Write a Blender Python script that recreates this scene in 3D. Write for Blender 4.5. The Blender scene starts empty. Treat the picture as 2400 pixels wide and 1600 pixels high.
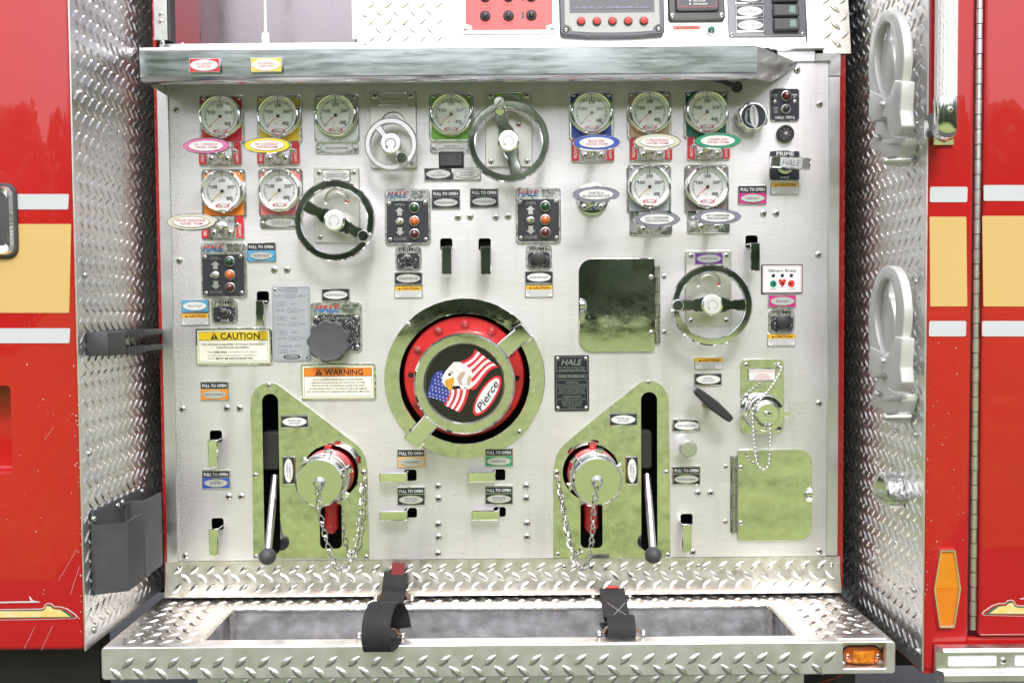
import bpy, bmesh, math, random
from mathutils import Vector, Matrix
R = math.radians
sc = bpy.context.scene
col = sc.collection
rnd = random.Random(7)

# ------------------------------------------------------------------ camera
FPX = 2133.0            # focal length in pixels of the 2400 px wide photograph
D = 1.6                 # metres from the pump panel
ZC = 1.15               # lens height above the ground
S = D / FPX             # metres on the panel per photograph pixel
pitch = math.atan(79 / FPX)
roll = R(0.45)
CAMP = Vector((0.0, -D, ZC))
fw = Vector((0, math.cos(pitch), -math.sin(pitch)))
r0 = Vector((1, 0, 0)); u0 = Vector((0, math.sin(pitch), math.cos(pitch)))
ri = r0 * math.cos(roll) - u0 * math.sin(roll)
up = u0 * math.cos(roll) + r0 * math.sin(roll)
cd = bpy.data.cameras.new('camera'); cam = bpy.data.objects.new('camera', cd); col.objects.link(cam)
cd.sensor_width = 36; cd.lens = FPX / 2400 * 36; cd.clip_start = 0.05; cd.clip_end = 800
cam.matrix_world = Matrix(((ri.x, up.x, -fw.x, CAMP.x), (ri.y, up.y, -fw.y, CAMP.y), (ri.z, up.z, -fw.z, CAMP.z), (0, 0, 0, 1)))
sc.camera = cam

# ------------------------------------------------------------------ sky, sun, exposure
w = bpy.data.worlds.new('World'); sc.world = w; w.use_nodes = True
nt = w.node_tree; nt.nodes.clear()
sky = nt.nodes.new('ShaderNodeTexSky'); sky.sky_type = 'NISHITA'; sky.sun_disc = False
SUN_EL, SUN_AZ = R(50), R(180)
sky.sun_elevation = SUN_EL; sky.sun_rotation = SUN_AZ
sky.air_density = 1.0; sky.dust_density = 3.0; sky.ozone_density = 1.0
hs = nt.nodes.new('ShaderNodeHueSaturation'); hs.inputs['Saturation'].default_value = 0.42
bg = nt.nodes.new('ShaderNodeBackground'); bg.inputs['Strength'].default_value = 0.15
wo = nt.nodes.new('ShaderNodeOutputWorld')
nt.links.new(sky.outputs[0], hs.inputs['Color']); nt.links.new(hs.outputs[0], bg.inputs['Color']); nt.links.new(bg.outputs[0], wo.inputs[0])
sl = bpy.data.lights.new('sun', 'SUN'); sl.energy = 1.1; sl.angle = R(11); sl.color = (1, 0.98, 0.955)
so = bpy.data.objects.new('sun', sl); col.objects.link(so)
sd = Vector((0.12, -math.cos(SUN_EL), math.sin(SUN_EL)))     # towards the sun, in front of the truck
so.rotation_euler = sd.to_track_quat('Z', 'Y').to_euler(); so.location = (0, -6, 9)
sc.view_settings.view_transform = 'Standard'; sc.view_settings.look = 'None'
sc.view_settings.gamma = 1; sc.view_settings.use_curve_mapping = False
sc.view_settings.exposure = 0.88
try:
    sc.cycles.max_bounces = 8; sc.cycles.glossy_bounces = 4; sc.cycles.diffuse_bounces = 3
    sc.cycles.transparent_max_bounces = 8; sc.cycles.sample_clamp_indirect = 6
except Exception: pass

# ------------------------------------------------------------------ pixel rays
def ray(px, py): return fw + ri * ((px - 1200) / FPX) - up * ((py - 800) / FPX)
def P(px, py, y=0.0):
    d = ray(px, py); return CAMP + d * ((y + D) / d.y)
def PX(px, py, X):
    d = ray(px, py); return CAMP + d * (X / d.x)
def PZ(px, py, Z):
    d = ray(px, py); return CAMP + d * ((Z - ZC) / d.z)
UPK = math.tan(R(9)); UPZ0 = P(1200, 112).z
def PU(px, py, off=0):      # the upper control panel leans back
    d = ray(px, py); # y = K*(z-z0) - off
    t = (UPK * (ZC - UPZ0) - off + D) / (d.y - UPK * d.z)
    return CAMP + d * t

# ------------------------------------------------------------------ materials
MATS = {}
def M(name, colr, metal=0.0, rough=0.5, coat=0.0, vary=0.0, vscale=30, bump=0.0, bscale=300, stretch=(1, 1, 1), rvar=0.0, col2=None, thr=None, trans=0.0, ior=1.5, spec=0.5, sub=0, emit=0, aniso=0, bdist=0.0005):
    if name in MATS: return MATS[name]
    m = bpy.data.materials.new(name); m.use_nodes = True; t = m.node_tree; b = t.nodes['Principled BSDF']
    c4 = tuple(colr) + (1,)
    b.inputs['Base Color'].default_value = c4; b.inputs['Metallic'].default_value = metal; b.inputs['Roughness'].default_value = rough
    b.inputs['Coat Weight'].default_value = coat; b.inputs['Coat Roughness'].default_value = 0.02; b.inputs['Coat IOR'].default_value = 1.5; b.inputs['IOR'].default_value = ior
    b.inputs['Specular IOR Level'].default_value = spec
    if trans: b.inputs['Transmission Weight'].default_value = trans
    if aniso: b.inputs['Anisotropic'].default_value = aniso
    def coord(sx):
        g = t.nodes.new('ShaderNodeNewGeometry'); mp = t.nodes.new('ShaderNodeMapping'); mp.inputs['Scale'].default_value = sx
        t.links.new(g.outputs['Position'], mp.inputs['Vector']); return mp.outputs[0]
    if vary or rvar or thr is not None:
        n = t.nodes.new('ShaderNodeTexNoise'); n.inputs['Scale'].default_value = vscale; n.inputs['Detail'].default_value = 6; n.inputs['Roughness'].default_value = 0.62
        t.links.new(coord(stretch), n.inputs['Vector'])
        if thr is not None:
            cr = t.nodes.new('ShaderNodeValToRGB'); cr.color_ramp.elements[0].position = thr; cr.color_ramp.elements[1].position = min(thr + 0.03, 1)
            cr.color_ramp.elements[0].color = c4; cr.color_ramp.elements[1].color = tuple(col2) + (1,)
            t.links.new(n.outputs[0], cr.inputs[0]); t.links.new(cr.outputs[0], b.inputs['Base Color'])
        elif vary:
            cr = t.nodes.new('ShaderNodeValToRGB'); cr.color_ramp.elements[0].position = 0.3; cr.color_ramp.elements[1].position = 0.7
            lo = col2 if col2 else tuple(max(0, x * (1 - vary)) for x in colr)
            cr.color_ramp.elements[0].color = tuple(lo) + (1,); cr.color_ramp.elements[1].color = c4
            t.links.new(n.outputs[0], cr.inputs[0]); t.links.new(cr.outputs[0], b.inputs['Base Color'])
        if rvar:
            mr = t.nodes.new('ShaderNodeMapRange'); mr.inputs[1].default_value = 0.3; mr.inputs[2].default_value = 0.7
            mr.inputs[3].default_value = max(0.02, rough - rvar); mr.inputs[4].default_value = rough + rvar
            t.links.new(n.outputs[0], mr.inputs[0]); t.links.new(mr.outputs[0], b.inputs['Roughness'])
    if bump:
        n2 = t.nodes.new('ShaderNodeTexNoise'); n2.inputs['Scale'].default_value = bscale; n2.inputs['Detail'].default_value = 4
        t.links.new(coord(stretch), n2.inputs['Vector'])
        bp = t.nodes.new('ShaderNodeBump'); bp.inputs['Strength'].default_value = bump; bp.inputs['Distance'].default_value = bdist
        t.links.new(n2.outputs[0], bp.inputs['Height']); t.links.new(bp.outputs[0], b.inputs['Normal'])
    MATS[name] = m
    return m

STEEL = M('brushed_stainless', (0.885, 0.86, 0.90), 0.82, 0.56, vary=0.12, vscale=5, rvar=0.06, bump=0.35, bscale=900, stretch=(0.25, 1, 1.2), bdist=0.0004)
def two_lobe(m, rough2, fac):
    t = m.node_tree; b = t.nodes['Principled BSDF']; out = t.nodes['Material Output']; g = t.nodes.new('ShaderNodeBsdfPrincipled')
    g.inputs['Metallic'].default_value = 1; g.inputs['Roughness'].default_value = rough2; g.inputs['Base Color'].default_value = b.inputs['Base Color'].default_value
    for l in list(b.inputs['Base Color'].links): t.links.new(l.from_socket, g.inputs['Base Color'])
    for l in list(b.inputs['Normal'].links): t.links.new(l.from_socket, g.inputs['Normal'])
    mx = t.nodes.new('ShaderNodeMixShader'); mx.inputs[0].default_value = fac
    t.links.new(b.outputs[0], mx.inputs[1]); t.links.new(g.outputs[0], mx.inputs[2]); t.links.new(mx.outputs[0], out.inputs[0])
def edge_dirt(m):      # water spotted grime along the left margin of the sheet
    t = m.node_tree; b = t.nodes['Principled BSDF']; src = b.inputs['Base Color'].links[0].from_socket
    g = t.nodes.new('ShaderNodeNewGeometry'); sx = t.nodes.new('ShaderNodeSeparateXYZ'); t.links.new(g.outputs['Position'], sx.inputs[0])
    mr = t.nodes.new('ShaderNodeMapRange'); mr.inputs[1].default_value = -0.600; mr.inputs[2].default_value = -0.545; mr.inputs[3].default_value = 0.62; mr.inputs[4].default_value = 0.0; t.links.new(sx.outputs['X'], mr.inputs[0])
    n = t.nodes.new('ShaderNodeTexNoise'); n.inputs['Scale'].default_value = 330; n.inputs['Detail'].default_value = 5; t.links.new(g.outputs['Position'], n.inputs['Vector'])
    n2 = t.nodes.new('ShaderNodeTexNoise'); n2.inputs['Scale'].default_value = 7; n2.inputs['Detail'].default_value = 5; mp = t.nodes.new('ShaderNodeMapping'); mp.inputs['Scale'].default_value = (3.5, 1, 0.5); t.links.new(g.outputs['Position'], mp.inputs[0]); t.links.new(mp.outputs[0], n2.inputs['Vector'])
    c1 = t.nodes.new('ShaderNodeMapRange'); c1.inputs[1].default_value = .42; c1.inputs[2].default_value = .62; t.links.new(n.outputs[0], c1.inputs[0])
    mu = t.nodes.new('ShaderNodeMath'); mu.operation = 'MULTIPLY'; t.links.new(mr.outputs[0], mu.inputs[0]); t.links.new(c1.outputs[0], mu.inputs[1])
    c2 = t.nodes.new('ShaderNodeMapRange'); c2.inputs[1].default_value = .52; c2.inputs[2].default_value = .80; c2.inputs[4].default_value = .38; t.links.new(n2.outputs[0], c2.inputs[0])
    ad = t.nodes.new('ShaderNodeMath'); ad.operation = 'ADD'; ad.use_clamp = True; t.links.new(mu.outputs[0], ad.inputs[0]); t.links.new(c2.outputs[0], ad.inputs[1])
    mx = t.nodes.new('ShaderNodeMix'); mx.data_type = 'RGBA'; mx.inputs[7].default_value = (.36, .34, .30, 1); t.links.new(ad.outputs[0], mx.inputs[0]); t.links.new(src, mx.inputs[6])
    # brushed grain: long thin horizontal lines
    n3 = t.nodes.new('ShaderNodeTexNoise'); n3.inputs['Scale'].default_value = 380; n3.inputs['Detail'].default_value = 3; m3 = t.nodes.new('ShaderNodeMapping'); m3.inputs['Scale'].default_value = (0.045, 1, 1); t.links.new(g.outputs['Position'], m3.inputs[0]); t.links.new(m3.outputs[0], n3.inputs['Vector'])
    c3 = t.nodes.new('ShaderNodeMapRange'); c3.inputs[1].default_value = .3; c3.inputs[2].default_value = .7; c3.inputs[3].default_value = .92; c3.inputs[4].default_value = 1.02; t.links.new(n3.outputs[0], c3.inputs[0])
    m4 = t.nodes.new('ShaderNodeMix'); m4.data_type = 'RGBA'; m4.blend_type = 'MULTIPLY'; m4.inputs[0].default_value = 1.0; t.links.new(mx.outputs[2], m4.inputs[6]); t.links.new(c3.outputs[0], m4.inputs[7]); t.links.new(m4.outputs[2], b.inputs['Base Color'])
edge_dirt(STEEL)
two_lobe(STEEL, 0.21, 0.30)
PLATE = M('valve_plate_steel', (0.70, 0.685, 0.65), 1, 0.36, vary=0.12, vscale=40, rvar=0.06)
TRIM = M('polished_trim', (0.88, 0.88, 0.90), 1, 0.34, rvar=0.08, vscale=25, bump=0.15, bscale=60, bdist=0.001)
CHROME = M('chrome', (0.86, 0.86, 0.86), 1, 0.05, rvar=0.03, vscale=40)
CHROMEW = M('worn_chrome', (0.78, 0.78, 0.77), 1, 0.16, rvar=0.10, vscale=220, vary=0.12)
MIRROR = M('polished_stainless', (0.84, 0.84, 0.83), 1, 0.045, rvar=0.035, vscale=90, vary=0.22, bump=0.5, bscale=14, bdist=0.0004)
MIRRORD = M('dull_polished_stainless', (0.90, 0.90, 0.89), 1, 0.06, rvar=0.045, vscale=70, vary=0.34, bump=0.6, bscale=11, bdist=0.0005)
NICK = M('mottled_nickel', (0.80, 0.80, 0.81), 1, 0.30, rvar=0.10, vscale=150, vary=0.42)
HINGE = M('hinge_steel', (0.50, 0.49, 0.47), 1, 0.25, rvar=0.08, vscale=60)
SATIN = M('satin_metal', (0.72, 0.72, 0.73), 1, 0.33, rvar=0.06, vscale=80)
CAST = M('cast_aluminium', (0.62, 0.62, 0.61), 0.35, 0.40, bump=0.25, bscale=900, vary=0.06)
SCREW = M('screw_steel', (0.68, 0.67, 0.65), 1, 0.28, rvar=0.08, vscale=300)
DIAM = M('diamond_plate', (0.86, 0.85, 0.84), 1, 0.38, rvar=0.07, vscale=45, vary=0.10)
DIAMW = M('worn_diamond_plate', (0.84, 0.82, 0.79), 1, 0.36, rvar=0.08, vscale=60, vary=0.22, col2=(0.66, 0.60, 0.53))
DIAMF = M('front_diamond_plate', (0.88, 0.87, 0.87), 1, 0.46, rvar=0.06, vscale=45, vary=0.08)
TREAD = M('tread_metal', (0.86, 0.85, 0.83), 1, 0.27, rvar=0.05, vscale=90)
TREADW = M('worn_tread_metal', (0.80, 0.76, 0.71), 1, 0.26, rvar=0.08, vscale=90)
SCUFF = M('scuffed_aluminium', (0.70, 0.70, 0.72), 0.8, 0.42, vary=0.5, vscale=45, rvar=0.12, stretch=(0.6, 1, 0.8), bump=0.3, bscale=150)
RED = M('red_paint', (0.44, 0.012, 0.011), 0, 0.30, coat=1.0, spec=0.15, vary=0.06, vscale=5)
REDC = M('red_casting', (0.50, 0.01, 0.015), 0, 0.34, coat=0.5, bump=0.35, bscale=90, thr=0.66, col2=(0.12, 0.03, 0.02), vscale=60)
BLACK = M('black_print', (0.014, 0.014, 0.019), 0, 0.45)
NAVY = M('dark_label', (0.014, 0.017, 0.030), 0, 0.40)
BLKPL = M('black_plastic', (0.028, 0.028, 0.031), 0, 0.42, bump=0.2, bscale=800)
RUBBER = M('black_rubber', (0.065, 0.067, 0.074), 0, 0.55, vary=0.35, vscale=25, bump=0.2, bscale=400)
DARK = M('hole_shade_black', (0.006, 0.005, 0.006), 0, 0.8)  # near-black colour put in for the shade inside holes and recesses
GREYKNOB = M('grey_knob', (0.085, 0.085, 0.095), 0, 0.5, bump=0.6, bscale=1500, vary=0.2, vscale=60)
WHITE = M('white_print', (0.68, 0.68, 0.69), 0, 0.35)
CREAM = M('cream_print', (0.82, 0.80, 0.68), 0, 0.32)
DIALW = M('dial_white', (0.90, 0.90, 0.94), 0, 0.4)
REDP = M('red_print', (0.62, 0.015, 0.03), 0, 0.35)
YELP = M('yellow_print', (0.78, 0.55, 0.02), 0, 0.35)
AMBP = M('amber_print', (0.80, 0.40, 0.015), 0, 0.35)
ORGP = M('orange_print', (0.82, 0.22, 0.02), 0, 0.35)
MAGP = M('magenta_print', (0.62, 0.01, 0.22), 0, 0.35)
PINKP = M('pink_print', (0.75, 0.18, 0.20), 0, 0.35)
ROSEP = M('rose_print', (0.58, 0.13, 0.34), 0, 0.35)
BLUP = M('blue_print', (0.03, 0.07, 0.42), 0, 0.35)
SKYP = M('sky_blue_print', (0.06, 0.36, 0.72), 0, 0.35)
GRNP = M('green_print', (0.01, 0.25, 0.13), 0, 0.35)
DGRNP = M('dark_green_print', (0.01, 0.13, 0.08), 0, 0.35)
LIMEP = M('lime_print', (0.20, 0.50, 0.05), 0, 0.35)
TANP = M('tan_print', (0.50, 0.34, 0.20), 0, 0.35)
PEACHP = M('peach_print', (0.72, 0.38, 0.17), 0, 0.35)
PURP = M('purple_print', (0.17, 0.04, 0.36), 0, 0.35)
SLATEP = M('slate_print', (0.19, 0.19, 0.25), 0, 0.35)
GREYP = M('grey_print', (0.30, 0.32, 0.35), 0, 0.4)
BROWNP = M('brown_print', (0.20, 0.16, 0.17), 0, 0.4)
PALEP = M('pale_cream_print', (0.55, 0.53, 0.42), 0, 0.35)
SILVP = M('silver_print', (0.60, 0.60, 0.60), 0.5, 0.35)
ALUPL = M('anodised_plate', (0.42, 0.44, 0.48), 0.3, 0.45, vary=0.06)
WORNBLK = M('flaking_black_paint', (0.022, 0.023, 0.03), 0, 0.35, thr=0.60, col2=(0.75, 0.75, 0.75), vscale=330)
STRIPE = M('white_stripe', (0.52, 0.54, 0.57), 0, 0.4)
GOLD = M('gold_stripe', (0.60, 0.41, 0.15), 0, 0.42, vary=0.04, vscale=10)
GLEAF = M('gold_leaf', (0.85, 0.60, 0.12), 0.3, 0.35, vary=0.35, vscale=60, col2=(0.85, 0.75, 0.45))
LGREEN = M('green_lens', (0.003, 0.05, 0.018), 0, 0.12, coat=1)
LAMBER = M('amber_lens', (0.62, 0.12, 0.01), 0, 0.12, coat=1)
LRED = M('dark_red_lens', (0.08, 0.004, 0.012), 0, 0.12, coat=1)
REFL = M('amber_reflector', (0.66, 0.22, 0.006), 0, 0.2, coat=1, bump=0.8, bscale=420, bdist=0.001, vary=0.15, vscale=80)
WEB = M('black_webbing', (0.020, 0.020, 0.022), 0, 0.75, bump=0.9, bscale=700, stretch=(1, 0.3, 0.3), vary=0.4, vscale=120, bdist=0.001)
RUST = M('rusty_steel', (0.36, 0.30, 0.26), 0.8, 0.42, vary=0.6, vscale=70, col2=(0.22, 0.10, 0.05))
ASPH = M('asphalt', (0.05, 0.05, 0.052), 0, 0.85, vary=0.6, vscale=220, col2=(0.11, 0.11, 0.11), bump=1.0, bscale=160, bdist=0.006)
LAWN = M('lawn', (0.33, 0.395, 0.105), 0, 0.9, vary=0.35, vscale=2.2, col2=(0.14, 0.19, 0.04))
LEAF = M('foliage', (0.17, 0.19, 0.15), 0, 0.7, vary=0.5, vscale=0.5)
def leafy(m):
    t = m.node_tree; b = t.nodes['Principled BSDF']; out = t.nodes['Material Output']; tr = t.nodes.new('ShaderNodeBsdfTranslucent'); tr.inputs[0].default_value = (0.30, 0.34, 0.26, 1)
    ad = t.nodes.new('ShaderNodeAddShader'); t.links.new(b.outputs[0], ad.inputs[0]); t.links.new(tr.outputs[0], ad.inputs[1]); t.links.new(ad.outputs[0], out.inputs[0])
leafy(LEAF)
BARK = M('bark', (0.06, 0.045, 0.03), 0, 0.9)
UNDER = M('underbody', (0.030, 0.026, 0.022), 0, 0.7, vary=0.5, vscale=12)
COMP = M('compartment_metal', (0.36, 0.32, 0.35), 1, 0.24, vary=0.25, vscale=14, rvar=0.12, stretch=(1, 1, 0.35))
GRIP = M('ribbed_grip', (0.78, 0.78, 0.77), 0.0, 0.55, bump=1.0, bscale=500, stretch=(1, 1, 0.3), bdist=0.002)
SCREEN = M('dusty_screen', (0.025, 0.026, 0.045), 0, 0.25, thr=0.67, col2=(0.22, 0.22, 0.30), vscale=420)
BEZELG = M('grey_bezel', (0.33, 0.34, 0.33), 0, 0.45)
CHARC = M('charcoal_frame', (0.065, 0.066, 0.085), 0, 0.42)
ORANGEB = M('orange_needle', (0.80, 0.30, 0.02), 0, 0.4)
YELN = M('yellow_needle', (0.85, 0.58, 0.02), 0, 0.4)
REDN = M('red_needle', (0.75, 0.06, 0.02), 0, 0.4)
# two-tone lettering: red above, blue below the middle of the letters
def twotone():
    m = bpy.data.materials.new('red_blue_lettering'); m.use_nodes = True; t = m.node_tree; b = t.nodes['Principled BSDF']
    tc = t.nodes.new('ShaderNodeTexCoord'); sx = t.nodes.new('ShaderNodeSeparateXYZ'); g = t.nodes.new('ShaderNodeMath'); g.operation = 'GREATER_THAN'; g.inputs[1].default_value = 0.0
    mx = t.nodes.new('ShaderNodeMix'); mx.data_type = 'RGBA'; mx.inputs[6].default_value = (0.03, 0.16, 0.42, 1); mx.inputs[7].default_value = (0.55, 0.02, 0.03, 1)
    t.links.new(tc.outputs['Object'], sx.inputs[0]); t.links.new(sx.outputs['Z'], g.inputs[0]); t.links.new(g.outputs[0], mx.inputs[0]); t.links.new(mx.outputs[2], b.inputs['Base Color'])
    b.inputs['Roughness'].default_value = 0.35
    return m
TWOTONE = twotone()
def glassmat():
    m = bpy.data.materials.new('gauge_glass'); m.use_nodes = True; t = m.node_tree; t.nodes.clear()
    o = t.nodes.new('ShaderNodeOutputMaterial'); tr = t.nodes.new('ShaderNodeBsdfTransparent'); gl = t.nodes.new('ShaderNodeBsdfGlossy'); gl.inputs['Roughness'].default_value = 0.02
    mx = t.nodes.new('ShaderNodeMixShader'); mx.inputs[0].default_value = 0.08
    t.links.new(tr.outputs[0], mx.inputs[1]); t.links.new(gl.outputs[0], mx.inputs[2]); t.links.new(mx.outputs[0], o.inputs[0])
    return m
GLASS = glassmat()

# ------------------------------------------------------------------ mesh building; local pixels (x right, z up, d towards the viewer)
def rrect(w, h, r, cx=0, cz=0, n=4, radii=None):
    rs = radii or (r, r, r, r)      # tl, tr, br, bl
    pts = []
    for (sx, sz, rr, a0) in ((1, -1, rs[2], -90), (1, 1, rs[1], 0), (-1, 1, rs[0], 90), (-1, -1, rs[3], 180)):
        rr = max(rr, 0.01)
        ox, oz = cx + sx * (w / 2 - rr), cz + sz * (h / 2 - rr)
        for k in range(n + 1):
            a = R(a0 + 90 * k / n); pts.append((ox + rr * math.cos(a), oz + rr * math.sin(a)))
    return pts
def ell(a, b, cx=0, cz=0, n=28, rot=0):
    c, s = math.cos(R(rot)), math.sin(R(rot)); o = []
    for k in range(n):
        t = 2 * math.pi * k / n; x, z = a * math.cos(t), b * math.sin(t); o.append((cx + x * c - z * s, cz + x * s + z * c))
    return o
def rotp(pts, deg, cx=0, cz=0):
    c, s = math.cos(R(deg)), math.sin(R(deg)); return [(cx + x * c - z * s, cz + x * s + z * c) for x, z in pts]
def inset(pts, b):
    n = len(pts); out = []
    area = sum(pts[i][0] * pts[(i + 1) % n][1] - pts[(i + 1) % n][0] * pts[i][1] for i in range(n))
    sg = 1 if area > 0 else -1
    for i in range(n):
        p, q, r = Vector(pts[i - 1]), Vector(pts[i]), Vector(pts[(i + 1) % n])
        e1 = (q - p); e2 = (r - q)
        if e1.length < 1e-9: e1 = e2
        if e2.length < 1e-9: e2 = e1
        e1.normalize(); e2.normalize()
        nrm = Vector((-(e1.y + e2.y), e1.x + e2.x)) * sg
        if nrm.length < 1e-6: nrm = Vector((-e1.y, e1.x)) * sg
        nrm.normalize(); out.append((q.x + nrm.x * b, q.y + nrm.y * b))
    return out
TXT = {}
def text_geo(s, bold=0.0, shear=0.0):
    k = (s, bold, shear)
    if k in TXT: return TXT[k]
    c = bpy.data.curves.new('t', 'FONT'); c.body = s; c.size = 1; c.resolution_u = 2; c.shear = shear; c.offset = bold
    o = bpy.data.objects.new('t', c); col.objects.link(o)
    dg = bpy.context.evaluated_depsgraph_get()
    me = bpy.data.meshes.new_from_object(o.evaluated_get(dg))
    v = [(q.co.x, q.co.y) for q in me.vertices]; f = [tuple(p.vertices) for p in me.polygons]
    bpy.data.objects.remove(o); bpy.data.curves.remove(c); bpy.data.meshes.remove(me)
    TXT[k] = (v, f)
    return TXT[k]
class MB:
    def __init__(s): s.v = []; s.f = []; s.m = []; s.mi = 0
    def add(s, vs, fs):
        o = len(s.v); s.v += vs
        for f in fs: s.f.append(tuple(i + o for i in f)); s.m.append(s.mi)
        return s
    def prism(s, pts, d0, d1, bev=0):
        n = len(pts); L = [[(x, z, d0) for x, z in pts]]
        if bev: L += [[(x, z, d1 - bev) for x, z in pts], [(x, z, d1) for x, z in inset(pts, bev)]]
        else: L += [[(x, z, d1) for x, z in pts]]
        vs = [p for l in L for p in l]; fs = []
        for k in range(len(L) - 1):
            for i in range(n): fs.append((k * n + i, k * n + (i + 1) % n, (k + 1) * n + (i + 1) % n, (k + 1) * n + i))
        fs.append(tuple(range((len(L) - 1) * n, len(L) * n))); fs.append(tuple(reversed(range(n))))
        return s.add(vs, fs)
    def flat(s, pts, d): return s.add([(x, z, d) for x, z in pts], [tuple(range(len(pts)))])
    def band(s, a, b, d, closed=True):
        n = len(a); vs = [(x, z, d) for x, z in a] + [(x, z, d) for x, z in b]
        return s.add(vs, [(i, (i + 1) % n, n + (i + 1) % n, n + i) for i in range(n if closed else n - 1)])
    def box(s, x0, x1, z0, z1, d0, d1, bev=0): return s.prism([(x0, z0), (x1, z0), (x1, z1), (x0, z1)], d0, d1, bev)
    def lathe(s, prof, cx=0, cz=0, seg=28, closed=False):
        vs = []; fs = []; n = len(prof)
        for k in range(seg):
            a = 2 * math.pi * k / seg
            for r, d in prof: vs.append((cx + r * math.cos(a), cz + r * math.sin(a), d))
        for k in range(seg):
            k2 = (k + 1) % seg
            for i in range(n if closed else n - 1):
                j = (i + 1) % n
                fs.append((k * n + i, k2 * n + i, k2 * n + j, k * n + j))
        s.add(vs, fs)
        if not closed:
            if prof[-1][0] > 1e-6: s.flat([(cx + prof[-1][0] * math.cos(2 * math.pi * k / seg), cz + prof[-1][0] * math.sin(2 * math.pi * k / seg)) for k in range(seg)], prof[-1][1])
        return s
    def tube(s, pts, r, seg=8, closed=False, flat=1.0):
        pts = [Vector(p) for p in pts]; n = len(pts); vs = []; fs = []
        prev = None
        for i, p in enumerate(pts):
            a = pts[i - 1] if (i > 0 or closed) else pts[i]; b = pts[(i + 1) % n] if (i < n - 1 or closed) else pts[i]
            t = (b - a).normalized()
            if prev is None:
                u = t.cross(Vector((0, 0, 1)));
                if u.length < 0.1: u = t.cross(Vector((0, 1, 0)))
                u.normalize()
            else:
                u = prev - t * prev.dot(t); u.normalize()
            prev = u; v = t.cross(u)
            rr = r[i] if isinstance(r, (list, tuple)) else r
            for k in range(seg):
                an = 2 * math.pi * k / seg; q = p + u * (rr * math.cos(an)) + v * (rr * flat * math.sin(an)); vs.append(tuple(q))
        for i in range(n if closed else n - 1):
            j = (i + 1) % n
            for k in range(seg): fs.append((i * seg + k, i * seg + (k + 1) % seg, j * seg + (k + 1) % seg, j * seg + k))
        if not closed: fs += [tuple(range(seg)), tuple(range((n - 1) * seg, n * seg))]
        return s.add(vs, fs)
    def ball(s, c, r, nu=12, nv=8, sq=1.0):
        vs = [(c[0], c[1], c[2] + r * sq)]; fs = []
        for j in range(1, nv):
            t = math.pi * j / nv
            for k in range(nu): a = 2 * math.pi * k / nu; vs.append((c[0] + r * math.sin(t) * math.cos(a), c[1] + r * math.sin(t) * math.sin(a), c[2] + r * sq * math.cos(t)))
        vs.append((c[0], c[1], c[2] - r * sq)); l = len(vs) - 1
        for k in range(nu):
            fs.append((0, 1 + k, 1 + (k + 1) % nu)); fs.append((l, l - nu + (k + 1) % nu, l - nu + k))
        for j in range(nv - 2):
            for k in range(nu): a = 1 + j * nu + k; b = 1 + j * nu + (k + 1) % nu; fs.append((a, b, b + nu, a + nu))
        return s.add(vs, fs)
    def text(s, st, h, w=None, cx=0, cz=0, d=0, rot=0, bold=0.0, shear=0.0):
        v, f = text_geo(st, bold, shear)
        if not v: return s
        x0 = min(p[0] for p in v); x1 = max(p[0] for p in v)
        sy = h / 0.73; sx = (w / (x1 - x0)) if w else sy
        mx = (x0 + x1) / 2; c, sn = math.cos(R(rot)), math.sin(R(rot)); vs = []
        for x, z in v:
            a = (x - mx) * sx; b = (z - 0.365) * sy; vs.append((cx + a * c - b * sn, cz + a * sn + b * c, d))
        return s.add(vs, f)
    def mesh(s, name, raw=False, smooth=38):
        me = bpy.data.meshes.new(name)
        vs = s.v if raw else [(x * S, -d * S, z * S) for x, z, d in s.v]
        me.from_pydata(vs, [], s.f); me.polygons.foreach_set('material_index', s.m)
        bm = bmesh.new(); bm.from_mesh(me); bmesh.ops.recalc_face_normals(bm, faces=bm.faces); bm.to_mesh(me); bm.free()
        if smooth:
            me.polygons.foreach_set('use_smooth', [True] * len(me.polygons)); me.set_sharp_from_angle(angle=R(smooth))
        me.update(); return me
def link(name, me, mats, parent=None, loc=None):
    o = bpy.data.objects.new(name, me); col.objects.link(o)
    if not isinstance(mats, (list, tuple)): mats = [mats]
    if not len(me.materials):
        for m in mats: me.materials.append(m)
    if parent: o.parent = parent
    if loc: o.location = (loc[0] * S, -loc[2] * S, loc[1] * S)
    return o
def obj(name, mb, mats, parent=None, loc=None, raw=False, smooth=38): return link(name, mb.mesh(name, raw, smooth), mats, parent, loc)
SHARED = {}
def shared(key, fn, name, mats, parent, loc=None):
    mk = (key,) + tuple(m.name for m in (mats if isinstance(mats, (list, tuple)) else [mats]))
    if mk not in SHARED: SHARED[mk] = fn().mesh(name)
    return link(name, SHARED[mk], mats, parent, loc)
def tag(o, label, cat, group=None):
    o['label'] = label; o['category'] = cat
    if group: o['group'] = group
    return o
def struct(o, kind='structure'): o['kind'] = kind; return o
def thing(name, label, cat, px=None, py=None, y=0.0, group=None, loc=None, upper=False):
    o = bpy.data.objects.new(name, None); o.empty_display_size = 0.02; col.objects.link(o)
    if loc is not None: o.location = loc
    elif upper: o.location = PU(px, py, -y); o.rotation_euler = (-R(9), 0, 0)
    else: o.location = P(px, py, y); o.location.y = y
    return tag(o, label, cat, group)
def at_depth(px, py, h):        # panel point under something seen at (px,py) that stands h pixels proud
    p = P(px, py, -h * S); p.y = 0; return p
def LP(root, px, py, y=0.0):    # photograph pixel -> local pixels of a thing on the panel
    p = P(px, py, y) - root.location; return (p.x / S, p.z / S)
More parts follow.
